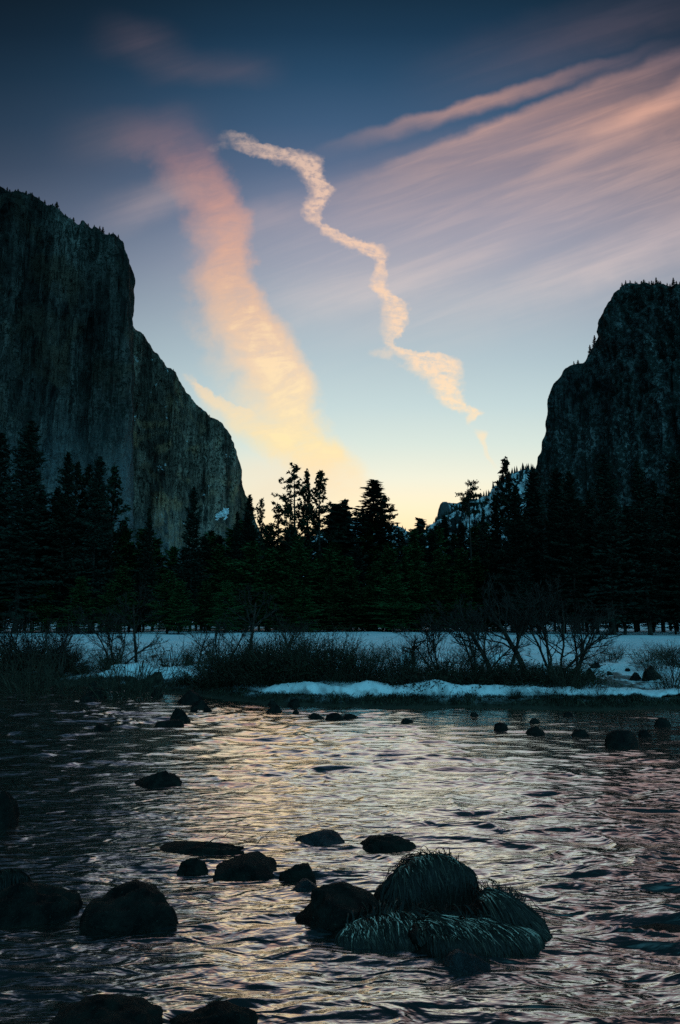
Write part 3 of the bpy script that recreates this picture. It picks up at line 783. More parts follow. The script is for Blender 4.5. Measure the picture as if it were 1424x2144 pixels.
# ------------------------------------------------------------------ cliffs and far hills
RIM = {}
def wall(name, cols, mat, ncol=420, nrow=300, base=-6.0, batter=.05, rnd=.05, rnd_d=40, amp=1.0, back=700, back_out=.12, calm_end=0, calm_start=0, seed=0, backdrop=.35, zs=.22):
    px = np.array([c[0] for c in cols], float); py = np.array([c[1] for c in cols], float); dd = np.array([c[2] for c in cols], float)
    pts = np.array([P(*c[:3]) for c in cols])
    L = np.concatenate([[0], np.cumsum(np.hypot(np.diff(px), np.diff(py)) + .04 * np.abs(np.diff(dd)))])
    s = np.linspace(0, L[-1], ncol)
    x, y, zt = (np.interp(s, L, pts[:, k]) for k in range(3))
    ker = np.ones(9) / 9
    tx, ty = np.gradient(x), np.gradient(y)
    tx = np.convolve(np.pad(tx, 4, 'edge'), ker, 'valid'); ty = np.convolve(np.pad(ty, 4, 'edge'), ker, 'valid')
    nl = np.hypot(tx, ty); nx, ny = ty / nl, -tx / nl        # outward: toward the viewer
    rimn = fbm(x / 30, y / 30, 0, 4, seed + 5) * 5 * amp + fbm(x / 120, y / 120, 0, 2, seed + 6) * 4 * amp
    zt = zt + rimn * .6
    v = np.linspace(0, 1, nrow)[:, None]
    H = (zt - base)[None, :]
    Z = base + v * H
    off = batter * H * (1 - v) ** 1.3 - rnd_d * np.clip((v - (1 - rnd)) / rnd, 0, 1) ** 2
    X0, Y0 = x[None, :] + 0 * v, y[None, :] + 0 * v
    nz = zs
    D = 26 * fbm(X0 / 110, Y0 / 110, Z * nz / 110, 3, seed) + 17 * (1 - 2 * np.abs(fbm(X0 / 34, Y0 / 34, Z * nz * .6 / 34, 3, seed + 2))) + 9 * fbm(X0 / 11, Y0 / 11, Z * nz / 9, 3, seed + 3)
    D = D + 6 * fbm(X0 / 25, Y0 / 25, Z / 25, 4, seed + 4)
    if calm_start: D = D * np.interp(np.linspace(0, 1, ncol), [0, calm_start, calm_start + .15, 1], [.4, .5, 1.3, 1.3])[None, :]
    if calm_end: D = D * np.interp(np.linspace(0, 1, ncol), [0, calm_end - .12, calm_end, 1], [1, 1, .3, .3])[None, :]
    off = off + D * amp * np.clip(v * 6 + .3, 0, 1)
    X, Y = X0 + nx * off, Y0 + ny * off
    rows = [np.stack([X, Y, Z], -1)]
    last = rows[0][-1]
    RIM[name] = (last.copy(), np.interp(s, L, px))
    for f, dz in ((.03, 3), (.1, 2), (.3, -10), (.7, -40), (1.0, -80)):
        dist = np.hypot(last[:, 0], last[:, 1])[:, None]; q = last.copy(); q[:, :2] *= 1 + back * f / dist; q[:, 0] *= 1 + back_out * f; q[:, 2] = last[:, 2] + np.minimum(dz, 0) * backdrop + fbm(q[:, 0] / 40, q[:, 1] / 40, 0, 3, seed + 8) * 5
        rows.append(q[None])
    q = rows[-1][0].copy(); q[:, 2] = base; rows.append(q[None] * np.array([1.02, 1.02, 1]))
    A = np.concatenate(rows, 0)
    return struct(link(name, mesh_np(name, A.reshape(-1, 3), grid_faces(A.shape[0], ncol), smooth=True), mat))

M_capA = cliff_mat('dark_granite_wall', (.005, .004, .004), (.3, .26, .225), (.13, .09, .06), 0, .06, (170, 520))
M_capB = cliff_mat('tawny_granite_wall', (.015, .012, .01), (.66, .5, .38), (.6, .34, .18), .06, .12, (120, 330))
M_right = cliff_mat('brushy_granite_wall', (.014, .016, .016), (.44, .47, .45), (.08, .09, .08), .0, .75, (-60, 40), .6, .4, .35)
H0 = P(277, 521, 1400)[2]
def at_z(px, z, d):             # photo row at which height z is seen, d metres ahead
    el = math.atan2(z - CAMZ, d) - PITCH
    return (px, 1072 - F * math.tan(el), d)
colsA = [(-420, 250, 1300), (-250, 300, 1330), (-100, 345, 1350), (0, 378, 1360), (60, 404, 1375), (150, 455, 1390), (190, 470, 1395), (232, 487, 1398), (256, 498, 1400), (268, 510, 1405), (274, 522, 1415),
         at_z(276, H0 - 12, 1440), at_z(277, H0 - 14, 1480), at_z(272, H0 - 20, 1560), at_z(262, H0 - 30, 1700)]
wall('left_cliff', colsA, M_capA, 460, 360, seed=200, batter=.045, amp=.8, rnd_d=14, calm_end=.84)
colsB = [(215, 600, 1600), (262, 655, 1610), (278, 672, 1615), (300, 690, 1625), (318, 712, 1635), (345, 745, 1650), (370, 772, 1665), (395, 805, 1680), (420, 842, 1700), (450, 868, 1720), (474, 890, 1740), (485, 915, 1755),
         (495, 940, 1770), (503, 975, 1785), (511, 1010, 1800), (520, 1035, 1815), (540, 1085, 1840), (560, 1150, 1870)]
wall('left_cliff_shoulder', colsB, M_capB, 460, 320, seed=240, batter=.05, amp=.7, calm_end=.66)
colsC = [(1085, 1180, 1340), (1098, 1100, 1325), (1105, 1045, 1310), (1113, 990, 1300), (1123, 955, 1290), (1132, 925, 1280), (1140, 888, 1270), (1146, 850, 1262), (1152, 806, 1255), (1160, 785, 1248), (1175, 766, 1238), (1195, 757, 1228), (1212, 751, 1220),
         (1226, 741, 1210), (1240, 715, 1202), (1250, 690, 1195), (1256, 656, 1188), (1265, 635, 1180), (1282, 600, 1170), (1290, 586, 1165), (1305, 578, 1158), (1340, 577, 1140), (1370, 580, 1125), (1395, 586, 1115), (1424, 592, 1100), (1500, 606, 1070), (1600, 590, 1030), (1800, 540, 980)]
wall('right_cliff', colsC, M_right, 460, 320, seed=300, batter=.07, amp=.5, zs=.7, calm_start=.42, rnd_d=20)

def hill_mat(name, rockc, snow, tree, sz=1 / 60, amount=.5):
    m, b, p = material(name); g = geo(b); pos = g.outputs['Position']
    n = b.noise(b.scale(pos, (1, 1, .45)), sz, 7, .7, .3); n2 = b.noise(pos, sz * .25, 3, .5)
    f = b.ss(.58 - amount * .2, .62 - amount * .2, b.m('ADD', b.m('MULTIPLY', n, .75), b.m('MULTIPLY', n2, .25)))
    col = b.mix(f, b.mix(b.noise(pos, sz * 3, 3), rockc, tree), snow)
    pcol(b, p, col, .9, b.bump(n, 15), .1); return m
M_ridge = hill_mat('snowy_forest_slope', (.03, .04, .042), (.75, .78, .8), (.008, .014, .012), 1 / 45, .62)
M_dome = hill_mat('far_granite_dome', (.06, .07, .075), (.5, .53, .55), (.04, .05, .05), 1 / 300, .15)
colsD = [(800, 1200, 3000), (850, 1128, 2950), (880, 1108, 2900), (905, 1088, 2860), (930, 1074, 2820), (960, 1064, 2780), (985, 1048, 2740), (1010, 1032, 2700), (1035, 1014, 2660), (1060, 990, 2620), (1078, 981, 2590), (1095, 979, 2560), (1112, 982, 2540), (1150, 990, 2500), (1240, 1000, 2450)]
wall('snowy_ridge', colsD, M_ridge, 300, 160, batter=.7, amp=.9, seed=400, back=900, back_out=0, zs=1.0)
colsE = [(895, 1150, 6000), (912, 1100, 6000), (919, 1066, 6000), (923, 1054, 6000), (929, 1049, 6000), (938, 1049, 6010), (948, 1052, 6020), (960, 1052, 6030), (975, 1047, 6050), (1000, 1042, 6080), (1040, 1060, 6100), (1090, 1100, 6150)]
wall('granite_dome', colsE, M_dome, 240, 80, batter=.25, amp=.6, seed=430, back=1500, back_out=0, rnd=.1, zs=.6)
colsF = [(520, 1190, 2300), (600, 1140, 2350), (650, 1122, 2380), (690, 1109, 2400), (705, 1098, 2410), (740, 1089, 2430), (770, 1086, 2440), (800, 1091, 2460), (840, 1099, 2480), (866, 1112, 2500), (900, 1122, 2520), (960, 1150, 2550), (1040, 1190, 2600)]
wall('low_snowy_hill', colsF, M_ridge, 220, 100, batter=.9, amp=.8, seed=460, back=900, back_out=0, zs=1.0)

# snow caught in a gully at the foot of the left cliff
def gully_snow():
    c = P(466, 1074, 1690); U, T = rock_shape(77, 4, .5)
    VV, TT = [], []
    for k, (x, z, a, h) in enumerate([(-9, -6, 9, 4), (-2, -3, 8, 6), (6, 1, 9, 5), (12, 6, 6, 5), (3, 8, 5, 4), (-12, -14, 4, 3), (8, -9, 4, 5)]):
        V = U * np.array([a, 5, h]) + np.array([x, 0, z]); V = V + 2.4 * fbm(V[:, 0] / 4 + k, V[:, 2] / 4, 0, 3, 5)[:, None]
        VV.append(V); TT.append(T + k * len(U))
    o = struct(link('gully_snow', mesh_np('gully_snow', np.concatenate(VV), F3=np.concatenate(TT)), M_snow)); o.location = tuple(c)
gully_snow()

# ------------------------------------------------------------------ conifers
def conifer(seed, H, Rb, cb, style):
    global rng
    rng = np.random.default_rng(seed); rs = rng
    cen, ax, sd, tn = [], [], [], []
    tb = Tubes()
    lean = rs.normal(0, .006, 2)
    zz = np.linspace(0, H, 14)
    tp = np.stack([lean[0] * zz + .1 * np.sin(zz * .3 + seed), lean[1] * zz, zz], -1)
    tb.add(tp, H * .011 + .08, .02, 7)
    branch = Tubes()
    z = cb * H
    gap = {'fir': .5, 'pine': .78, 'sparse': .95, 'dense': .5}[style]
    while z < H * .992:
        f = (z - cb * H) / (H * (1 - cb))
        if style == 'fir': prof = (1 - f) ** .85 + .02
        elif style == 'dense': prof = (1 - f) ** .62 * min(1, .72 + f * 1.4) + .02
        elif style == 'sparse': prof = ((1 - f) ** .6) * (.45 + .55 * min(1, f * 2.4)) + .03
        else: prof = ((1 - f) ** .68) * (.62 + .38 * min(1, f * 3)) + .03
        prof *= 1 + .22 * math.sin(z * 1.1 + seed) * (style != 'fir') + .2 * rs.normal()
        nb = {'fir': 6, 'pine': 4, 'sparse': 3, 'dense': 6}[style]
        for k in range(nb):
            if style in ('pine', 'sparse') and rs.random() < .14: continue
            az = rs.uniform(0, 6.283); Lb = Rb * prof * rs.uniform(.45, 1.18)
            if style == 'sparse' and rs.random() < .2: Lb *= 1.25
            el = {'fir': R(-16 + 38 * f), 'dense': R(-12 + 44 * f), 'pine': R(2 + 42 * f), 'sparse': R(5 + 35 * f)}[style] + rs.normal(0, .1)
            dr = np.array([math.cos(az) * math.cos(el), math.sin(az) * math.cos(el), math.sin(el)])
            p0 = np.array([np.interp(z, zz, tp[:, 0]), np.interp(z, zz, tp[:, 1]), z + rs.uniform(-.2, .2)])
            nbp = 4; u = np.linspace(0, 1, nbp)
            sag = (.1 if style in ('fir', 'dense') else .14) * Lb
            bp = p0 + dr * (u * Lb)[:, None] + np.array([0, 0, 1.0]) * ((u ** 2) * sag)[:, None]
            branch.add(bp, .03 + .012 * Lb, .01, 3)
            lat = np.array([-math.sin(az), math.cos(az), 0])
            step = .33 if style in ('fir', 'dense') else .42
            nc = max(2, int(Lb / step))
            for j in range(nc):
                uu = (.22 if style in ('fir', 'dense') else .4) + (1 - (.22 if style in ('fir', 'dense') else .4)) * (j + rs.random()) / nc
                c0 = p0 + dr * uu * Lb + np.array([0, 0, uu * uu * sag])
                sp = .3 * Lb * (1.05 - uu) + .12
                m = 5 if style in ('pine', 'sparse') else 3
                if style in ('pine', 'sparse'):               # tufts
                    cc = c0 + rs.normal(0, 1, (1, 3)) * np.array([.5 * sp, .5 * sp, .22]) + rs.normal(0, .12, (m, 3))
                    a_ = rand_unit(m) * np.array([1, 1, .8]) + dr * .5 + np.array([0, 0, .35])
                    ln = rs.uniform(.28, .5, (m, 1)); wd = rs.uniform(.11, .2, (m, 1))
                else:                                        # flat sprays
                    cc = c0 + lat * rs.normal(0, sp, (m, 1)) + np.array([0, 0, 1.0]) * rs.normal(-.05, .07, (m, 1))
                    a_ = dr + lat * rs.normal(0, .8, (m, 1)) + np.array([0, 0, 1.0]) * rs.normal(-.18, .25, (m, 1))
                    ln = rs.uniform(.28, .5, (m, 1)); wd = rs.uniform(.09, .17, (m, 1))
                a_ /= np.linalg.norm(a_, axis=1)[:, None]
                s_ = np.cross(a_, rand_unit(m)); s_ /= np.linalg.norm(s_, axis=1)[:, None] + 1e-6
                cen.append(cc); ax.append(a_ * ln); sd.append(s_ * wd)
        z += gap * rs.uniform(.7, 1.3) * (1 - .45 * f)
    tb.V += branch.V; tb.F += [q + tb.n for q in branch.F]; tb.T += branch.T
    return tb.mesh('pine_trunk'), diamonds(np.concatenate(cen), np.concatenate(ax), np.concatenate(sd), 'pine_crown')

def umbrella_pine(seed, H):
    rs = np.random.default_rng(seed); tb = Tubes(); cen, ax, sd = [], [], []
    zz = np.linspace(0, H * .97, 10); tp = np.stack([.25 * np.sin(zz * .12), 0 * zz, zz], -1); tb.add(tp, .42, .06, 6)
    for k in range(26):
        z = H * rs.uniform(.78, .99); az = rs.uniform(0, 6.28); L = rs.uniform(1.0, 4.2) * (1.15 - (z / H - .78) * 2.2)
        p0 = np.array([np.interp(z, zz, tp[:, 0]), 0, z]); u = np.linspace(0, 1, 4)
        dr = np.array([math.cos(az), math.sin(az), rs.uniform(-.05, .35)])
        bp = p0 + dr * (u * L)[:, None]; tb.add(bp, .1, .03, 3)
        for q in (.6, .8, 1.0):
            m = 22; c0 = p0 + dr * q * L
            cc = c0 + rs.normal(0, 1, (m, 3)) * np.array([.42, .42, .24]); a_ = rs.normal(size=(m, 3)); a_ /= np.linalg.norm(a_, axis=1)[:, None]
            s_ = np.cross(a_, rs.normal(size=(m, 3))); s_ /= np.linalg.norm(s_, axis=1)[:, None]
            cen.append(cc); ax.append(a_ * .3); sd.append(s_ * .14)
    return tb.mesh('pine_trunk'), diamonds(np.concatenate(cen), np.concatenate(ax), np.concatenate(sd), 'pine_crown')

HT = 32.0
PROTO = {}
def proto(key, me_t, me_c, mat, H):
    me_t.materials.append(M_bark); me_c.materials.append(mat); PROTO[key] = (me_t, me_c, H)
for k in range(3): proto('pine%d' % k, *conifer(20 + k, HT, 4.6, .2, 'pine'), M_pine, HT)
for k in range(2): proto('sparse%d' % k, *conifer(30 + k, HT, 4.3, .3, 'sparse'), M_pine, HT)
for k in range(2): proto('fir%d' % k, *conifer(40 + k, HT, 5.6, .1, 'fir'), M_fir, HT)
for k in range(3): proto('dense%d' % k, *conifer(50 + k, HT, 4.9, .1, 'dense'), M_fir, HT)
for k in range(2): proto('green%d' % k, *conifer(60 + k, 22.0, 5.2, .1, 'dense'), M_green, 22.0)
for k in range(2): proto('small%d' % k, *conifer(70 + k, 12.0, 2.6, .08, 'fir'), M_fir, 12.0)
proto('umbrella', *umbrella_pine(80, HT), M_pine, HT)
rng = np.random.default_rng(99)

def tree(name, key, label, px, py_top, d, group=None, width=1.0, z0=None, sink=0.0):
    top = P(px, py_top, d)
    z = float(ground_z(top[0], d)) if z0 is None else z0
    mt, mc, H = PROTO[key]
    s = (top[2] - z + sink) / H
    o = thing(name, label, 'tree', (top[0], d, z - .15 - sink), random.uniform(0, 6.28), (s * width, s * width, s), group)
    link('trunk', mt, None, o); link('crown', mc, None, o)
    return o

SK = 'conifers standing out against the sky or cliffs'
named = [
 ('pine_tree', 'sparse0', 'tallest ragged pine of the skyline trio, left of the other two', 620, 968, 150, 1.3),
 ('pine_tree', 'pine1', 'middle slim pine of the skyline trio with gaps in its crown', 645, 987, 156, .95),
 ('pine_tree', 'pine0', 'right pine of the skyline trio, full and pointed', 668, 985, 152, 1.2),
 ('pine_tree', 'sparse1', 'short broken-looking pine at the left foot of the skyline trio', 584, 1062, 150, 1.5),
 ('pine_tree', 'pine2', 'ragged pine left of the skyline trio, half its height', 606, 1052, 147, .9),
 ('fir_tree', 'small0', 'thin fir just right of the skyline trio', 697, 1056, 158, 1.6),
 ('fir_tree', 'small1', 'small spiky fir standing alone between the trio and the triangular fir', 723, 1047, 160, 1.3),
 ('fir_tree', 'fir0', 'broad triangular fir alone on the skyline right of centre', 776, 1001, 150, 2.3),
 ('pine_tree', 'pine2', 'slimmer pine hugging the right side of the triangular fir', 808, 1036, 152, 1.3),
 ('fir_tree', 'small0', 'tiny dark fir in the notch of the valley', 877, 1086, 165, 1.2),
 ('pine_tree', 'pine1', 'dark pine with a knobbly top in front of the snowy ridge', 1060, 961, 118, 1.25),
 ('pine_tree', 'umbrella', 'flat-topped pine with a bare stem above the snowy ridge', 980, 1012, 140, .9),
 ('pine_tree', 'dense0', 'tall broad pine at the far left against the cliff', 66, 878, 112, 1.0),
 ('pine_tree', 'dense1', 'tall dark pine cut by the left edge of the photo', 8, 905, 116, 1.0),
 ('pine_tree', 'dense2', 'pointed dark pine right of the tall broad one on the left', 146, 945, 116, .85),
 ('pine_tree', 'dense0', 'slender dark pine, second tall one from the pale gully cliff foot', 209, 953, 118, .8),
 ('fir_tree', 'fir1', 'lower narrow fir in front of the pale rib of the left cliff', 312, 1060, 128, .75),
 ('fir_tree', 'dense1', 'isolated conical fir in front of the left cliff shoulder', 408, 1018, 126, .8),
 ('fir_tree', 'dense2', 'dark fir overlapping the right foot of the left cliff', 522, 1034, 140, .9),
 ('pine_tree', 'pine0', 'knobbly pine just right of the left cliff foot', 548, 1044, 146, .75),
 ('fir_tree', 'fir0', 'dark fir in front of the gully snow on the left cliff foot', 500, 1070, 138, .8),
 ('fir_tree', 'fir1', 'slim fir in front of the patchy snow slope, right of the flat topped pine', 1012, 1062, 135, .7),
 ('fir_tree', 'small1', 'small fir below the granite dome on the right', 930, 1080, 150, .95),
 ('fir_tree', 'dense0', 'dark fir left of the pine with the knobbly top', 1036, 1040, 122, .7),
 ('fir_tree', 'dense2', 'dark fir between the knobbly topped pine and the right cliff', 1100, 1062, 120, .8),
 ('fir_tree', 'dense1', 'tall black fir at the foot of the right cliff, leftmost of the close ones', 1190, 985, 100, .95),
 ('fir_tree', 'dense0', 'tallest black fir in front of the right cliff', 1262, 948, 98, .95),
 ('fir_tree', 'dense2', 'black fir next right of the tallest one under the right cliff', 1334, 962, 98, .95),
 ('fir_tree', 'dense1', 'black fir cut by the right edge of the photo', 1408, 955, 96, 1.0),
]
for nm, key, lab, px, py, d, wd in named:
    tree(nm, key, lab, px, py, d, SK, wd)
# the wall of trees behind the snow field
rs = np.random.default_rng(3)
def fill(x0, x1, step, tops, drange, keys, label, group, name='fir_tree', width=(.9, 1.2)):
    x = x0
    while x < x1:
        tree(name, keys[rs.integers(len(keys))], label, x + rs.uniform(-.4, .4) * step, rs.uniform(*tops), rs.uniform(*drange), group, rs.uniform(*width))
        x += step
LF = ('dark conifer packed into the black wood under the left cliff', 'dark wood below the left cliff')
CF = ('dull green bushy conifer in the low middle wood behind the snow field', 'green wood in the middle')
RF = ('dark conifer packed into the black wood under the right cliff', 'dark wood below the right cliff')
fill(-190, 260, 34, (955, 1050), (118, 132), ['dense0', 'dense1', 'dense2', 'pine2'], *LF)
fill(-190, 280, 30, (1040, 1130), (140, 150), ['dense0', 'dense1', 'dense2'], *LF)
fill(255, 460, 26, (1100, 1150), (128, 150), ['dense0', 'dense1', 'green0'], *LF, width=(1.2, 1.7))
fill(-160, 480, 42, (1170, 1220), (108, 120), ['green0', 'green1', 'dense2'], *LF, width=(1.3, 1.8))
fill(440, 1110, 24, (1088, 1138), (140, 160), ['green0', 'green1', 'dense1'], *CF, width=(1.1, 1.5))
fill(450, 1110, 36, (1130, 1180), (128, 138), ['green0', 'green1'], *CF, width=(1.2, 1.6))
fill(470, 1110, 44, (1190, 1235), (120, 127), ['green0', 'green1'], *CF, width=(1.5, 2.0))
fill(1085, 1600, 32, (960, 1060), (104, 130), ['dense0', 'dense1', 'dense2'], *RF)
fill(1090, 1600, 30, (1060, 1130), (132, 150), ['dense0', 'dense1', 'dense2'], *RF)
fill(1090, 1600, 44, (1130, 1200), (98, 110), ['dense1', 'dense2'], *RF, width=(1.2, 1.6))

# small trees along the cliff rims
def rim_tree(wallname, px, h, label, group, key, dz=-2.0, back=6.0):
    last, pxs = RIM[wallname]
    j = int(np.argmin(np.abs(pxs - px))); q = last[j]
    mt, mc, H = PROTO[key]; s = h / H
    o = thing('pine_tree', label, 'tree', (q[0], q[1] + back, q[2] + dz), random.uniform(0, 6), (s * 1.3, s * 1.3, s), group)
    link('trunk', mt, None, o); link('crown', mc, None, o)
for px in [2, 9, 17, 26, 33, 41, 52, 60, 66, 78, 88, 97, 106, 117, 121, 131, 142, 150, 163, 170, 181, 196, 205, 210, 222, 234, 246]:
    rim_tree('left_cliff', px + rs.uniform(-2, 2), rs.uniform(7, 13) if px not in (117, 210) else 18, 'tiny dark pine on the rim of the left cliff', 'pines on the left cliff rim', ['small0', 'small1', 'green0'][rs.integers(3)])
for px, h in [(303, 7), (368, 9), (372, 8), (447, 10), (462, 7)]:
    rim_tree('left_cliff_shoulder', px, h, 'tiny bush-like pine on the sloping shoulder of the left cliff', 'pines on the cliff shoulder', 'green1')
for px in [1300, 1306, 1313, 1320, 1327, 1333, 1341, 1349, 1354, 1361, 1370, 1378, 1384, 1393, 1400, 1406, 1413, 1421]:
    rim_tree('right_cliff', px + rs.uniform(-2, 2), rs.uniform(8, 14) if px not in (1370, 1406) else 17, 'tiny dark pine on the flat top of the right cliff', 'pines on the right cliff top', ['small0', 'small1', 'green1'][rs.integers(3)])
for px, h, lab in [(1241, 20, 'upper of two dark pines clinging to the steep edge of the right cliff'), (1231, 18, 'lower of two dark pines clinging to the steep edge of the right cliff'),
                   (1197, 10, 'bushy pine on the step of the right cliff, left one'), (1205, 11, 'bushy pine on the step of the right cliff, right one'),
                   (1153, 14, 'dark pine on the left edge of the right cliff just below its step'), (1146, 9, 'small pine halfway down the left edge of the right cliff'),
                   (1141, 12, 'small pine low on the left edge of the right cliff'), (1122, 9, 'lowest small pine on the left edge of the right cliff')]:
    rim_tree('right_cliff', px, h, lab, 'pines on the right cliff edge', ['small0', 'green0'][int(h) % 2], -3, 2)
def ridge_forest():
    V, T = [], []
    rs2 = np.random.default_rng(44)
    for nm, cnt, hh in (('snowy_ridge', 900, (14, 30)), ('low_snowy_hill', 420, (12, 24))):
        me = bpy.data.objects[nm].data; n = len(me.vertices); co = np.zeros(n * 3, np.float32); me.vertices.foreach_get('co', co); co = co.reshape(-1, 3)
        ncol = 300 if nm == 'snowy_ridge' else 220; nrow = 160 if nm == 'snowy_ridge' else 100
        g = co[:ncol * nrow].reshape(nrow, ncol, 3)
        r = np.where(rs2.random(cnt) < .3, nrow - 1, (nrow * (.35 + .65 * rs2.random(cnt))).astype(int).clip(0, nrow - 1)); c = rs2.integers(0, ncol, cnt)
        for q in g[r, c]:
            h = rs2.uniform(*hh); w = h * .2; b0 = len(V); m = 6
            for lv, (z, rr) in enumerate(((-2, w), (h * .45, w * .55), (h, 0))):
                if rr == 0: V.append((q[0], q[1], q[2] + h)); continue
                for k in range(m):
                    a = k * 6.283 / m + lv; e = rs2.uniform(.7, 1.3); V.append((q[0] + rr * e * math.cos(a), q[1] + rr * e * math.sin(a), q[2] + z))
            for k in range(m):
                k2 = (k + 1) % m
                T += [(b0 + k, b0 + k2, b0 + m + k2), (b0 + k, b0 + m + k2, b0 + m + k), (b0 + m + k, b0 + m + k2, b0 + 2 * m)]
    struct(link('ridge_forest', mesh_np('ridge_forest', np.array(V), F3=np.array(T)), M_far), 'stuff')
ridge_forest()

# ------------------------------------------------------------------ bare trees and scrub on the far bank
def bare_tree(seed, H, stems=1, spread=.35, depth=4, thick=.06, lean=0.0, up=.25):
    rs = np.random.default_rng(seed); trunk, br = Tubes(), Tubes()
    def grow(p, d, L, r, dep):
        n = 6; pts = [p]
        for k in range(n):
            d = d + rs.normal(0, .13, 3) + np.array([0, 0, up * .12]); d /= np.linalg.norm(d); p = p + d * L / n; pts.append(p)
        (trunk if dep == 0 else br).add(pts, r, r * .45 if dep < depth else r * .25, 6 if dep == 0 else 3)
        if dep >= depth: return
        for k in range(rs.integers(3, 6) if dep else rs.integers(8, 13)):
            u = rs.uniform(.28, 1.0); j = u * n; q = pts[int(j)] + (pts[min(n, int(j) + 1)] - pts[int(j)]) * (j % 1)
            nd = d + rs.normal(0, .5, 3); nd[2] = nd[2] * .7 + up * .9; nd /= np.linalg.norm(nd)
            grow(q, nd, L * rs.uniform(.35, .62) * (1.1 - .3 * u), max(r * rs.uniform(.32, .5), .0065), dep + 1)
    for s in range(stems):
        a = rs.uniform(0, 6.28); d = np.array([math.cos(a) * spread + lean, math.sin(a) * spread * .6, 1.0]); d /= np.linalg.norm(d)
        grow(np.array([math.cos(a) * .12 * (stems > 1), math.sin(a) * .1 * (stems > 1), 0]), d, H * rs.uniform(.6, .75), thick * rs.uniform(.7, 1.0), 0)
    return trunk.mesh('bare_trunk'), br.mesh('bare_branches')
BT = {}
def bproto(key, *a, **k):
    t, b_ = bare_tree(*a, **k); t.materials.append(M_bark); b_.materials.append(M_twig); BT[key] = (t, b_)
bproto('single', 1, 4.0, 1, .1, 4, .1)
bproto('single2', 2, 4.0, 1, .18, 4, .1)
bproto('multi', 3, 4.0, 5, .2, 4, .06)
bproto('multi2', 4, 4.0, 6, .3, 3, .05)
bproto('wide', 5, 4.0, 3, .6, 4, .06)
bproto('stump', 6, 4.0, 1, .15, 3, .17, -.2)
def bare(key, label, px, py_base, py_top, d, group='bare trees on the far bank', width=1.0, rz=None):
    q = P(px, py_base, d); z = float(ground_z(q[0], d)); top = P(px, py_top, d)[2]
    s = (top - z) / 4.0
    o = thing('bare_tree', label, 'tree', (q[0], d, z - .05), random.uniform(0, 6.28) if rz is None else rz, (s * width, s * width, s), group)
    t, b_ = BT[key]; link('trunk', t, None, o); link('branches', b_, None, o)
bares = [
 ('stump', 'thick dark leaning stub of a tree with few branches, right of centre', 870, 1398, 1290, 25.5, 1.0),
 ('wide', 'bare tree arching low over the snow beside the leaning stub', 925, 1402, 1270, 25.0, 1.15),
 ('multi', 'bare tree with a slanting main stem between the arching tree and tall trunk', 1000, 1405, 1240, 24.8, .95),
 ('single', 'straight bare tree left of the tallest trunk on the right bank', 1062, 1410, 1190, 25.0, 1.0),
 ('single2', 'tallest bare tree with a thick trunk in the right bank cluster', 1106, 1412, 1150, 25.4, 1.05),
 ('multi', 'many-stemmed bare tree just right of the tallest trunk', 1160, 1408, 1200, 25.0, 1.0),
 ('multi2', 'spreading many-stemmed bare tree at the right end of the cluster', 1200, 1404, 1230, 25.6, 1.1),
 ('single2', 'thin bare tree with pale fan of twigs behind the right cluster', 1030, 1398, 1205, 27.5, 1.2),
 ('single', 'bare sapling above the middle thicket, pale twigs against the dark wood', 520, 1385, 1205, 30.0, 1.2),
 ('multi2', 'low spreading bare tree over the middle thicket', 585, 1390, 1270, 28.0, 1.2),
 ('single2', 'slender bare sapling on the snow left of the middle thicket', 414, 1392, 1290, 30.0, .9),
 ('wide', 'bare tree with sideways branches reaching over the snow, left of centre', 470, 1385, 1285, 29.5, 1.2),
 ('multi', 'dark bare tree beside the left snow gap', 240, 1398, 1255, 31.5, 1.1),
 ('single', 'bare tree with pale twigs against the dark wood, left third', 285, 1390, 1215, 34.0, 1.1),
 ('multi2', 'dense dark bare tree leaning right near the left edge', 124, 1402, 1270, 31.0, 1.2),
 ('multi', 'dark bare tree close to the left edge of the photo', 40, 1405, 1265, 32.0, 1.2),
 ('wide', 'bare shrub-like tree at the far right edge above the stones', 1412, 1425, 1345, 24.0, 1.0),
]
for key, lab, px, pb, pt, d, wd in bares: bare(key, lab, px, pb, pt, d, width=wd)

def scrub(seed, stems, H, spread, leafn, leaf):
    global rng
    rng = np.random.default_rng(seed); rs = rng; tb = Tubes()
    cen = []
    for k in range(stems):
        a = rs.uniform(0, 6.28); r0 = abs(rs.normal(0, .35)) * spread
        p = np.array([math.cos(a) * r0, math.sin(a) * r0 * .7, 0.0]); d = np.array([math.cos(a) * rs.uniform(.1, .8) * spread, math.sin(a) * rs.uniform(.1, .6) * spread, 1.0])
        d /= np.linalg.norm(d); L = H * rs.uniform(.5, 1.1); pts = [p]
        for j in range(5):
            d = d + rs.normal(0, .1, 3) + np.array([0, 0, -.03]); d /= np.linalg.norm(d); p = p + d * L / 5; pts.append(p)
        tb.add(pts, .011, .004, 3)
        for j in range(4):
            q = pts[rs.integers(2, 6)]; dd = d + rs.normal(0, .5, 3); dd /= np.linalg.norm(dd); l2 = L * rs.uniform(.15, .35)
            e = [q, q + dd * l2 * .5 + rs.normal(0, .02, 3), q + dd * l2]; tb.add(e, .006, .003, 3); cen += e[1:]
        cen += pts[2:]
    cen = np.array(cen); c = cen[rs.integers(0, len(cen), leafn)] + rs.normal(0, .09, (leafn, 3))
    low = rs.random(leafn) < .75
    c[:, 2] = np.where(low, c[:, 2] * rs.uniform(.25, .85, leafn), c[:, 2])
    a_ = rand_unit(leafn); s_ = np.cross(a_, rand_unit(leafn)); s_ /= np.linalg.norm(s_, axis=1)[:, None] + 1e-6
    return tb.mesh('scrub_stems'), diamonds(c, a_ * leaf, s_ * leaf * .38, 'scrub_leaves')
SC = {}
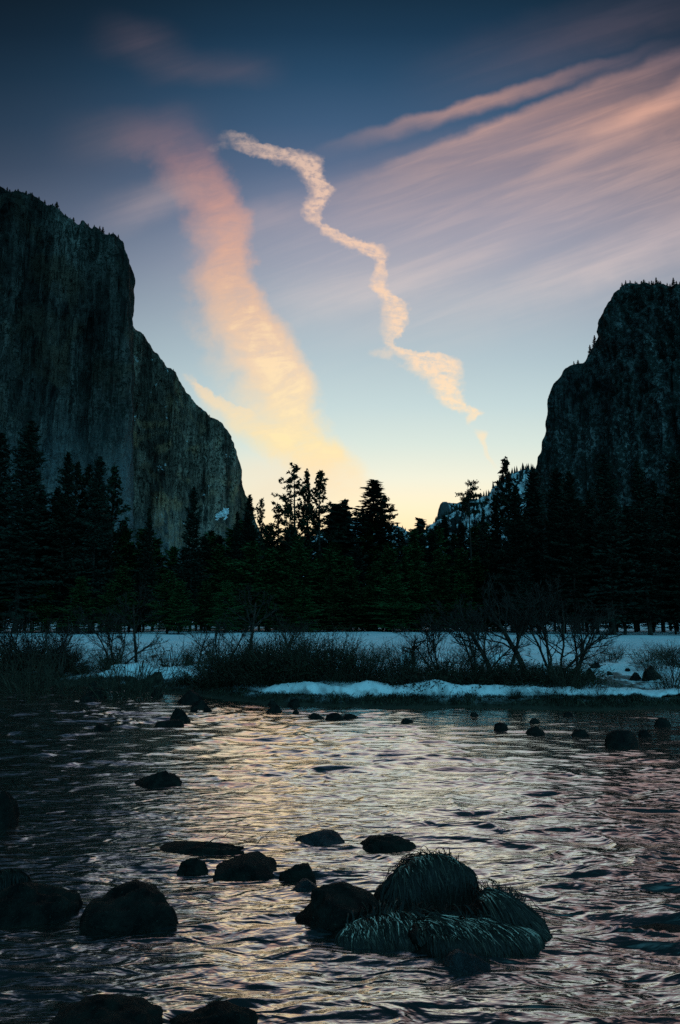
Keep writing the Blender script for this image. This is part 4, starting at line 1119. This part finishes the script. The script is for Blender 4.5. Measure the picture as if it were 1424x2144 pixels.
for key, a in {'willow0': (1, 150, 1.5, .9, 1500, .045), 'willow1': (2, 170, 1.5, 1.1, 1700, .045), 'low0': (3, 130, .8, 1.5, 1800, .04), 'low1': (4, 120, .8, 1.3, 1600, .04), 'thin0': (5, 60, 1.3, 1.0, 200, .03), 'thin1': (6, 46, 1.2, 1.2, 140, .03)}.items():
    t, l = scrub(900 + a[0], *a[1:]); t.materials.append(M_stem); l.materials.append(M_scrub); SC[key] = (t, l, a[2])
def shrub(key, label, px, py_base, py_top, d, width=1.0, group='scrub along the far bank'):
    q = P(px, py_base, d); z = float(ground_z(q[0], d)); top = P(px, py_top, d)[2]
    t, l, H = SC[key]; s = max(.25, (top - z) / H)
    o = thing('shrub', label, 'shrub', (q[0], d, z - .04), random.uniform(0, 6.28), (s * width, s * width, s), group)
    link('stems', t, None, o); link('leaves', l, None, o)
shrubs = [
 ('willow0', 'tall dark shrub at the left edge of the far bank', 10, 1410, 1330, 33.5, 1.5),
 ('willow1', 'wide dark shrub above the pale stone on the left bank', 70, 1410, 1335, 33.8, 1.5),
 ('willow0', 'dark shrub under the leaning bare tree, left bank', 130, 1405, 1345, 33.0, 1.3),
 ('low0', 'low bushy cover on the left shore below the bare trees', 170, 1418, 1385, 32.2, 1.5),
 ('willow1', 'dark shrub between the left snow gap and the snow drift', 232, 1400, 1350, 32.0, 1.1),
 ('low1', 'low bushy cover under the left snow drift', 215, 1428, 1412, 31.0, 1.5),
 ('low0', 'flat bushy cover right of the left shore stones', 345, 1440, 1420, 29.0, 1.3),
 ('willow0', 'shrub on the snow right of the small left snow drifts', 395, 1392, 1355, 31.5, .8),
 ('low1', 'dark low thicket above the blocky bank rock', 400, 1448, 1405, 27.2, 1.5),
 ('low0', 'dark low thicket between the blocky bank rock and the snow ledge', 460, 1455, 1400, 26.0, 1.5),
 ('willow1', 'bushy left end of the middle thicket', 475, 1430, 1350, 27.2, 1.4),
 ('willow0', 'tall twiggy shrub left in the middle thicket', 530, 1435, 1340, 26.0, 1.3),
 ('willow1', 'tall twiggy shrub at the heart of the middle thicket', 585, 1435, 1332, 25.6, 1.3),
 ('willow0', 'fan-shaped shrub right of the thicket heart', 640, 1435, 1328, 25.2, 1.3),
 ('willow1', 'reddish twiggy shrub at the right end of the middle thicket', 690, 1435, 1330, 25.0, 1.2),
 ('low1', 'low scrub just behind the left half of the snow ledge', 560, 1440, 1395, 25.2, 1.6),
 ('low0', 'low scrub just behind the snow ledge left of centre', 640, 1438, 1395, 24.8, 1.6),
 ('willow0', 'rounded bush standing on the snow ledge right of the middle thicket', 755, 1434, 1352, 24.6, 1.3),
 ('low1', 'low scrub behind the highest hump of the snow ledge', 720, 1436, 1395, 24.5, 1.5),
 ('low0', 'dark scrub below the leaning stub', 835, 1432, 1385, 24.4, 1.5),
 ('willow1', 'bushy mound left of the slanting bare tree', 940, 1425, 1362, 24.6, 1.2),
 ('low1', 'dark scrub below the arching bare tree', 900, 1430, 1385, 24.2, 1.5),
 ('low0', 'dark scrub around the base of the slanting bare tree', 1000, 1430, 1385, 24.2, 1.5),
 ('low1', 'dark scrub mound around the tallest bare trunk', 1085, 1430, 1378, 24.4, 1.7),
 ('low0', 'dark scrub mound under the many-stemmed bare tree', 1155, 1428, 1380, 24.4, 1.6),
 ('low1', 'dark scrub at the right end of the bank cluster', 1210, 1425, 1390, 24.4, 1.3),
 ('willow0', 'bushy shrub hanging over the water in front of the snow ledge', 1080, 1482, 1440, 22.1, 1.2),
 ('thin1', 'spidery bare twigs at the water edge right of the overhanging shrub', 1145, 1482, 1430, 22.1, 1.2),
 ('thin0', 'fan of thin bare stems rising through the snow ledge', 1190, 1450, 1378, 22.6, 1.0),
 ('thin1', 'thin bare twigs at the water edge on the right', 1255, 1482, 1432, 22.0, 1.3),
 ('thin0', 'upright wispy stems on the right edge of the snow slope', 1405, 1440, 1368, 23.0, 1.0),
 ('low0', 'dark ground scrub at the far right water edge', 1330, 1480, 1452, 22.0, 1.3),
 ('low1', 'dark ground scrub at the right water edge left of the bare twigs', 1225, 1480, 1455, 22.0, 1.3),
 ('thin0', 'thin reeds on the dark shore below the left drift', 358, 1430, 1375, 29.0, .8),
]
for a in shrubs: shrub(a[0], a[1], *a[2:6], width=a[6])


# wispy stems standing in the snow between the thickets
rs = np.random.default_rng(71)
for k in range(46):
    px = rs.uniform(-10, 1434); d = rs.uniform(24.5, 36); pb = 1072 - F * math.tan(math.atan2(.85 - CAMZ, d) - PITCH)
    shrub(['thin0', 'thin1'][k % 2], 'thin bare brush stems poking out of the snow field behind the bank thickets', px, pb, pb - rs.uniform(26, 66) * 26 / d, d, rs.uniform(.9, 1.5), 'wispy brush in the snow')

# ------------------------------------------------------------------ render settings
sc = bpy.context.scene
sc.view_settings.view_transform = 'Standard'; sc.view_settings.look = 'None'
sc.view_settings.exposure = 0; sc.view_settings.gamma = 1
sc.render.engine = 'CYCLES'
sc.cycles.use_denoising = False
sc.cycles.max_bounces = 5; sc.cycles.diffuse_bounces = 2; sc.cycles.glossy_bounces = 3
sc.cycles.sample_clamp_indirect = 4
